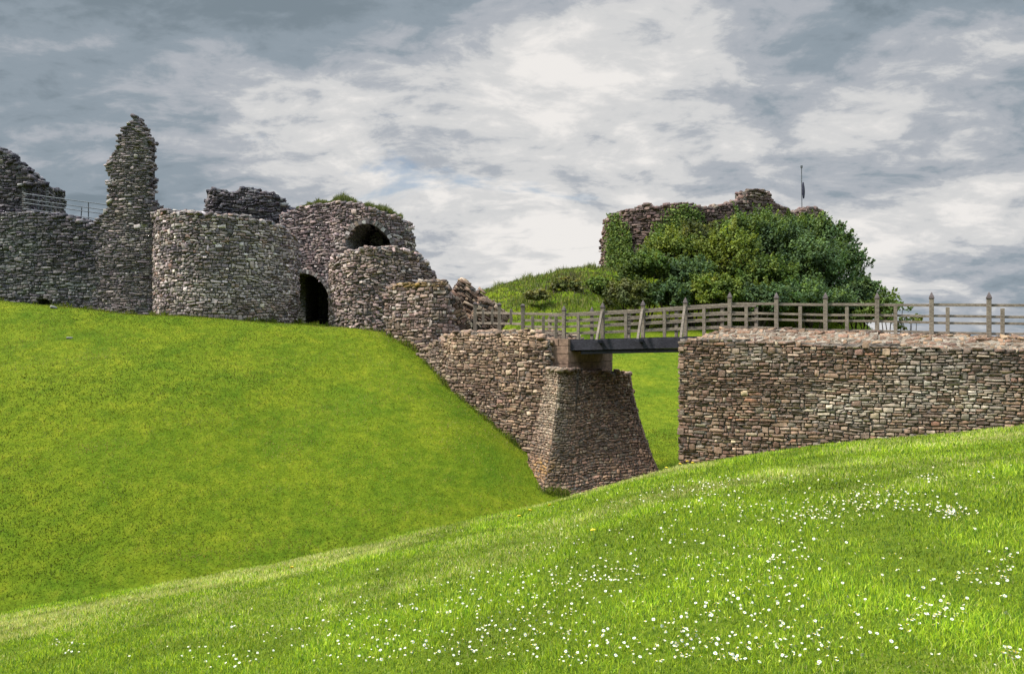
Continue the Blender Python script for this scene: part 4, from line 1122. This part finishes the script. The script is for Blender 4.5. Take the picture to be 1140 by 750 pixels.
ivy('ivy mat on the middle of the keep wall', [(762, 246, 72, 14, 18), (770, 256, 72, 14, 18), (748, 255, 72, 12, 22), (776, 242, 72, 8, 8), (735, 262, 72, 10, 14)], 2400, 302, MG)
ivy('thin green creeper under the keep summit', [(838, 252, 73, 16, 8), (820, 262, 73, 18, 10), (800, 258, 73, 14, 12)], 900, 303, YG)

# ---- grass blades
def blades(x, y, h, wd, col, rg, lean=0.45, fz_=ground_z, seg=True):
    n = len(x); z = fz_(x, y) - 0.006
    a = rg.uniform(0, 2 * np.pi, n); la = rg.uniform(0, 2 * np.pi, n); le = np.abs(rg.normal(0, lean, n))
    b = np.stack([x, y, z], -1); side = np.stack([np.cos(a), np.sin(a), np.zeros(n)], -1) * (wd / 2)[:, None]
    dirn = np.stack([np.cos(la) * np.sin(le), np.sin(la) * np.sin(le), np.cos(le)], -1)
    mid = b + dirn * (h * 0.55)[:, None]
    le2 = le * 1.9 + 0.15
    d2 = np.stack([np.cos(la) * np.sin(le2), np.sin(la) * np.sin(le2), np.cos(le2)], -1)
    tip = mid + d2 * (h * 0.5)[:, None]
    V = np.stack([b - side, b + side, mid + side * 0.8, mid - side * 0.8, tip], 1).reshape(-1, 3)
    i = np.arange(n) * 5
    Q = np.stack([i, i + 1, i + 2, i + 3], -1); T = np.stack([i + 3, i + 2, i + 4], -1)
    c = np.repeat(col, 5, 0).reshape(n, 5, 3) * np.array([1.0, 1.0, 1.0, 1.0, 1.0])[None, :, None]
    return V, Q, T, c.reshape(-1, 3)
def near_grass():
    rg = np.random.default_rng(401); n = 900000
    y = 1.7 * (17.0 / 1.7) ** rg.random(n); p = rg.uniform(-0.85, 1.05, n); x = p * y
    tuft = fbm(x * 3.1, y * 3.1, 3); dens = fbm(x * 1.3 + 7, y * 1.3, 2); dry = fbm(x * 0.7 + 31, y * 0.9 + 2, 3)
    h = (0.021 + 0.022 * np.clip((tuft - 0.35) * 2.2, 0, 1)) * rg.uniform(0.6, 1.4, n) * np.clip(0.8 + y / 22, 0.8, 1.5)
    wd = np.clip(0.0032 * (y / 3.2) ** 0.85, 0.003, 0.016) * rg.uniform(0.7, 1.35, n)
    green = palette(n, rg, [(0.185, 0.265, 0.010), (0.12, 0.200, 0.008), (0.25, 0.325, 0.016), (0.31, 0.36, 0.04), (0.06, 0.115, 0.008)], [4, 3, 3, 2, 3], 0.2)
    straw = palette(n, rg, [(0.42, 0.38, 0.17), (0.36, 0.34, 0.12), (0.31, 0.34, 0.09)], [2, 3, 3], 0.15)
    ridge = np.exp(-((y - 8.6 - 1.0 * np.sin(x * 0.5)) / 1.7) ** 2) * np.where(p < 0.25, 1.15, 0.6)
    fdry = np.clip(1.5 * (dry - 0.50) + 1.15 * ridge * dry - 0.03, 0.02, 0.8)
    m = rg.random(n) < fdry
    col = np.where(m[:, None], straw, green) * (0.42 + 1.15 * tuft)[:, None] * (0.75 + 0.5 * dens)[:, None]
    V, Q, T, c = blades(x, y, h, wd, col, rg, 0.6)
    tag(link('lawn_grass', np_mesh('lawn_grass', V, Q, T, col=c), M_grass), 'short bright grass blades covering the near bank', 'grass', kind='stuff')
near_grass()
def scarp_grass():
    rg = np.random.default_rng(402); n = 260000
    # castle scarp and ditch
    y = rg.uniform(15, 42, n); p = rg.uniform(-0.68, 0.30, n); x = p * y
    k = (y < 37.5 + 0.0 * x) | (x < -40)
    x, y, p = x[k], y[k], p[k]
    n = len(x); t = fbm(x * 0.9 + 3, y * 1.4, 4); t2 = np.clip((fbm(x * 0.22 + 13, y * 0.34, 4) - 0.5) * 2.6 + 0.5, 0, 1); t3 = np.clip((fbm(x * 0.55 + 71, y * 0.8 + 4, 3) - 0.52) * 4, 0, 1)
    h = rg.uniform(0.03, 0.075, n) * (0.6 + 0.8 * t); wd = rg.uniform(0.012, 0.026, n)
    green = palette(n, rg, [(0.118, 0.154, 0.006), (0.092, 0.132, 0.005), (0.146, 0.172, 0.009), (0.175, 0.178, 0.016)], [4, 3, 3, 2], 0.15)
    straw = palette(n, rg, [(0.20, 0.17, 0.05), (0.16, 0.145, 0.04)], [1, 1], 0.15)
    m = rg.random(n) < np.clip(1.0 * (t - 0.52) + 0.22 * (t2 - 0.5) + 0.45 * t3, 0.02, 0.6)
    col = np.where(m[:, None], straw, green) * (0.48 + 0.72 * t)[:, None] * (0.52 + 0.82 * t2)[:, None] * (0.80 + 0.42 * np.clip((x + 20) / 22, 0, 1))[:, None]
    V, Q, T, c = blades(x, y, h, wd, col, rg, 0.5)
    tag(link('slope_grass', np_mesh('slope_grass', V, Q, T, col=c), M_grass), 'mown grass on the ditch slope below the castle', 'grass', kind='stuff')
scarp_grass()
def mound_grass():
    rg = np.random.default_rng(403); n = 120000
    y = rg.uniform(32, 84, n); p = rg.uniform(-0.04, 0.50, n); x = p * y
    wx = np.clip((x - 3.8) / 8.0, 0, 1)
    r = np.hypot(np.where(x > KX, (x - KX) * 1.85, x - KX), (y - KY) * (1 + 0.95 * wx))
    rough = np.clip((33 - r) / 7.0, 0, 1)
    t = fbm(x * 0.8 + 5, y * 0.8, 4); t2 = fbm(x * 0.25 + 2, y * 0.25 + 8, 3)
    h = (0.06 + rough * (0.10 + 1.5 * np.clip(t - 0.45, 0, 1))) * rg.uniform(0.6, 1.4, n); wd = (0.02 + 0.03 * rough) * rg.uniform(0.7, 1.4, n)
    green = palette(n, rg, [(0.125, 0.162, 0.008), (0.10, 0.138, 0.007), (0.155, 0.182, 0.014)], [4, 3, 3], 0.15)
    rcol = palette(n, rg, [(0.085, 0.115, 0.02), (0.12, 0.13, 0.035), (0.19, 0.165, 0.07), (0.055, 0.078, 0.016)], [4, 3, 2, 3], 0.2)
    brown = palette(n, rg, [(0.06, 0.05, 0.03), (0.09, 0.075, 0.045), (0.045, 0.045, 0.025)], [2, 2, 2], 0.2)
    col = np.where((rg.random(n) < rough)[:, None], rcol, green)
    bm_ = rg.random(n) < np.clip(np.clip(4.0 * (t2 - 0.57), 0, 0.75) + 0.85 * np.exp(-((x - 4.1) / 1.6) ** 2 - ((y - 61) / 2.6) ** 2), 0, 0.9) * rough
    col = np.where(bm_[:, None], brown, col) * (0.6 + 0.8 * t)[:, None]
    V, Q, T, c = blades(x, y, h, wd, col, rg, 0.45)
    tag(link('rough_grass', np_mesh('rough_grass', V, Q, T, col=c), M_grass), 'grass on the keep mound, long and rough near its top', 'grass', kind='stuff')
mound_grass()
def wall_grass():
    rg = np.random.default_rng(404)
    pr_ = np.array([(330, 233), (345, 229.5), (360, 227.5), (376, 225.5), (392, 226.5), (408, 231.5), (424, 236.5), (438, 240.5), (450, 246)])
    n = 7000
    px = rg.uniform(330, 448, n); py = np.interp(px, pr_[:, 0], pr_[:, 1])
    Z = np.interp(px, [308, 340, 368, 380, 410, 440, 461], [44.4, 44.0, 43.4, 42.6, 42.0, 42.2, 43.0]) + rg.uniform(0.05, 1.6, n)
    z = (375 - py) / F * (Z - 0.2) + 0.08
    x = (px - 570) / F * Z
    t = fbm(px * 0.09, px * 0.0, 3)
    h = rg.uniform(0.18, 0.55, n) * (0.25 + 1.2 * np.clip(t - 0.3, 0, 1) * 1.6); wd = rg.uniform(0.015, 0.035, n)
    col = palette(n, rg, [(0.08, 0.10, 0.03), (0.12, 0.12, 0.045), (0.06, 0.075, 0.02)], [3, 2, 2], 0.2)
    V, Q, T, c = blades(x, Z, h, wd, col, rg, 0.4, fz_=lambda a, b: z)
    tag(link('wall_top_grass', np_mesh('wall_top_grass', V, Q, T, col=c), M_grass), 'wild grass growing along the top of the gatehouse', 'grass', kind='stuff')
wall_grass()

# ---- longer growth where walls meet the turf
def foot_grass():
    rg = np.random.default_rng(405); X = []; Y = []; H = []
    for sfc, den, hh in ((sf, 320, 0.20), (sb, 240, 0.24), (cs, 320, 0.30), (ss, 240, 0.26), (S_lt, 220, 0.22), (S_rt, 180, 0.22), (S_tw, 180, 0.2), (S_lw, 180, 0.2), (gs, 100, 0.16)):
        n = int(sfc.s[-1] * den); u = rg.uniform(0, sfc.s[-1], n)
        z = sfc.zb(u) + 0.0
        for _ in range(6):
            P = sfc.P(u, z); z = ground_z(P[:, 0], P[:, 1])
        P = sfc.P(u, z); N_ = sfc.Nrm(u, z); o = 0.02 + np.abs(rg.normal(0, 0.11, n))
        x, y = P[:, 0] + N_[:, 0] * o, P[:, 1] + N_[:, 1] * o
        c = fbm(x * 1.7 + 3, y * 1.7, 3)
        k = rg.random(n) < np.clip((c - 0.36) * 4, 0.08, 1)
        X.append(x[k]); Y.append(y[k]); H.append((hh * rg.uniform(0.35, 1.3, n) * (0.3 + 1.3 * np.clip((c - 0.3) * 2, 0, 1)))[k])
    x, y, h = map(np.concatenate, (X, Y, H)); n = len(x)
    col = palette(n, rg, [(0.13, 0.17, 0.012), (0.09, 0.13, 0.012), (0.17, 0.18, 0.04), (0.20, 0.17, 0.06), (0.06, 0.09, 0.015)], [4, 4, 2, 1, 2], 0.2)
    V, Q, T, c = blades(x, y, h, rg.uniform(0.010, 0.026, n), col, rg, 0.4)
    tag(link('foot_grass', np_mesh('foot_grass', V, Q, T, col=c), M_grass), 'longer grass and weeds along the feet of the walls', 'grass', kind='stuff')
foot_grass()

# ---- daisies
def hit_ground(px, py):
    px = np.asarray(px, float); py = np.asarray(py, float)
    dx = (px - 570) / F; dz = (375 - py) / F
    lo = np.full(px.shape, 1.5); found = np.full(px.shape, np.nan)
    for yv in np.arange(1.6, 14.0, 0.04):
        below = (ground_z(dx * yv, np.full(px.shape, yv)) > dz * yv) & np.isnan(found)
        found[below] = yv
    return dx * found, found
def daisy_meshes(seed):
    rg = np.random.default_rng(seed)
    V = [(0, 0, 0.004)]; T = []
    n = 14
    for i in range(n):
        a0, a1 = 2 * math.pi * (i + 0.08) / n, 2 * math.pi * (i + 0.92) / n; r = 0.0135 * rg.uniform(0.88, 1.1); lift = rg.uniform(0.002, 0.006)
        am = (a0 + a1) / 2; b = len(V)
        V += [(0.9 * r * math.cos(a0), 0.9 * r * math.sin(a0), lift), (r * math.cos(am), r * math.sin(am), lift), (0.9 * r * math.cos(a1), 0.9 * r * math.sin(a1), lift + 0.001)]
        T += [(0, b, b + 1), (0, b + 1, b + 2)]
    # stem
    b = len(V); 
    for z in (0.003, -0.05):
        for i in range(3): V.append((0.0009 * math.cos(2.1 * i), 0.0009 * math.sin(2.1 * i), z))
    for i in range(3):
        j = (i + 1) % 3; T += [(b + i, b + 3 + i, b + 3 + j), (b + i, b + 3 + j, b + j)]
    midx = [0] * (2 * n) + [1] * 6
    me = np_mesh('daisy', V, None, T, mats=[M_petal, M_stem], midx=midx)
    Vc = [(0, 0, 0.0075)]; Tc = []
    for rr, z in ((0.0036, 0.0075), (0.0055, 0.0045)):
        for i in range(8): Vc.append((rr * math.cos(i * math.pi / 4), rr * math.sin(i * math.pi / 4), z))
    for i in range(8):
        j = (i + 1) % 8; Tc += [(0, 1 + i, 1 + j), (1 + i, 9 + i, 9 + j), (1 + i, 9 + j, 1 + j)]
    mc = np_mesh('flower_centre', Vc, None, Tc, mats=[M_yellow])
    return me, mc, np.array(V), np.array(T), midx, np.array(Vc), np.array(Tc)
CL = [(560, 690, 60, 25, 34), (640, 650, 40, 12, 44), (600, 705, 50, 20, 34), (470, 720, 70, 20, 40), (340, 705, 50, 15, 16), (390, 690, 30, 10, 10), (250, 735, 40, 10, 14), (75, 722, 12, 4, 10), (430, 680, 40, 10, 14), (690, 640, 30, 10, 22),
      (850, 630, 40, 18, 50), (870, 575, 35, 12, 36), (905, 580, 15, 6, 24), (950, 560, 30, 9, 44), (1000, 565, 30, 9, 44), (1060, 575, 14, 5, 30), (980, 550, 20, 6, 18), (790, 560, 40, 12, 36), (760, 600, 30, 10, 14), (820, 690, 60, 20, 44),
      (880, 735, 40, 12, 28), (780, 730, 40, 15, 28), (1040, 690, 25, 8, 24), (1085, 650, 20, 6, 12), (1120, 640, 10, 15, 14), (1130, 738, 12, 6, 14), (1100, 530, 20, 8, 8), (1035, 535, 6, 4, 10), (700, 560, 80, 10, 36), (900, 535, 60, 8, 18), (650, 610, 60, 10, 18),
      (970, 640, 80, 40, 18), (560, 738, 200, 12, 56), (800, 545, 30, 8, 28), (700, 720, 60, 20, 26), (520, 665, 40, 14, 16), (950, 700, 100, 40, 20), (500, 640, 80, 15, 14)]
def daisies():
    rg = np.random.default_rng(501)
    px = np.concatenate([rg.normal(c[0], c[2] * 0.95, int(c[4] * 2.3)) for c in CL]); py = np.concatenate([rg.normal(c[1], c[3] * 0.95, int(c[4] * 2.3)) for c in CL])
    k = (px > 4) & (px < 1136) & (py < 748); px, py = px[k], py[k]
    x, y = hit_ground(px, py); k = ~np.isnan(y); x, y = x[k], y[k]
    o = np.argsort(y); x, y = x[o], y[o]
    n = len(x); z = ground_z(x, y) + rg.uniform(0.014, 0.036, n)
    tl = np.stack([rg.normal(-0.05, 0.42, n), rg.normal(0.0, 0.42, n), rg.uniform(0, 6.28, n)], -1); sc = rg.uniform(0.32, 0.58, n)
    vr = [daisy_meshes(600 + i) for i in range(5)]
    for i in range(min(300, n)):
        me, mc = vr[i % 5][:2]
        d = bpy.data.objects.new('daisy', me); C.objects.link(d)
        d.location = (x[i], y[i], z[i]); d.rotation_euler = tuple(tl[i]); d.scale = (sc[i],) * 3
        d['label'] = 'small white daisy with a yellow centre in the near grass'; d['category'] = 'flower'; d['group'] = 'daisies in the near grass'
        c = bpy.data.objects.new('flower_centre', mc); C.objects.link(c); c.parent = d
    # the rest further off
    Vs = []; Ts = []; Ms = []; off = 0
    for i in range(300, n):
        _, _, V, T, midx, Vc, Tc = vr[i % 5]
        from mathutils import Euler
        R = np.array(Euler(tuple(tl[i])).to_matrix())
        for (vv, tt, mm) in ((V, T, midx), (Vc, Tc, [2] * len(Tc))):
            Vs.append(vv @ R.T * sc[i] + np.array([x[i], y[i], z[i]])); Ts.append(tt + off); Ms += list(mm); off += len(vv)
    if Vs:
        me = np_mesh('daisy_carpet', np.concatenate(Vs), None, np.concatenate(Ts), mats=[M_petal, M_stem, M_yellow], midx=Ms)
        tag(link('daisy_carpet', me, None), 'further daisies scattered up the near bank', 'flowers', kind='stuff')
daisies()
def dandelions():
    rg = np.random.default_rng(700)
    V = []; T = []
    for ring, (r, z) in enumerate(((0.004, 0.010), (0.012, 0.007), (0.018, 0.001))):
        for i in range(12):
            a = 2 * math.pi * i / 12; rr = r * (1 + (0.15 if i % 2 else -0.1)); V.append((rr * math.cos(a), rr * math.sin(a), z))
    for ring in range(2):
        for i in range(12):
            j = (i + 1) % 12; a = ring * 12; T += [(a + i, a + 12 + i, a + 12 + j), (a + i, a + 12 + j, a + j)]
    V.append((0, 0, 0.012)); T += [(36, i, (i + 1) % 12) for i in range(12)]
    me = np_mesh('dandelion', V, None, T, mats=[M_yellow])
    px = np.array([765, 757, 771, 590, 578, 660, 325, 742, 612]); py = np.array([520.5, 524, 523, 576, 583, 603, 640, 528, 570])
    x, y = hit_ground(px, py)
    for i in range(len(px)):
        if np.isnan(y[i]): continue
        d = bpy.data.objects.new('dandelion', me); C.objects.link(d)
        d.location = (x[i], y[i], float(ground_z(x[i], y[i])) + 0.07); d.rotation_euler = (rg.normal(-0.5, 0.2), rg.normal(0, 0.2), 0)
        d['label'] = 'small yellow dandelion along the crest of the near bank'; d['category'] = 'flower'; d['group'] = 'dandelions on the bank crest'
        m = MB(); m.tube((0, 0, 0), (0, 0, -0.08), 0.0016, 5); s = m.build('stem', M_stem); s.parent = d
dandelions()
# ---- loose pale stones in the turf below the curtain wall
for (px, py, Z, r, lab) in ((60, 346, 36.2, 0.15, 'larger pale stone lying in the grass below the drain hole'), (77, 362, 33.5, 0.11, 'smaller pale stone lying lower on the grass slope')):
    rg = np.random.default_rng(px)
    X = (px - 570) / F * Z; c = np.array([[X, Z, float(ground_z(X, Z)) + 0.02]])
    V, Q = lumps(c, np.array([[r, r * 0.7, r * 0.4]]), np.array([0.3]), 0.12, rg)
    me = np_mesh('loose_stone', V, Q, col=np.tile(np.array(lin(128, 126, 118)), (26, 1)), smooth=False)
    tag(link('loose_stone', me, M_grey), lab, 'stone', 'loose stones in the turf')
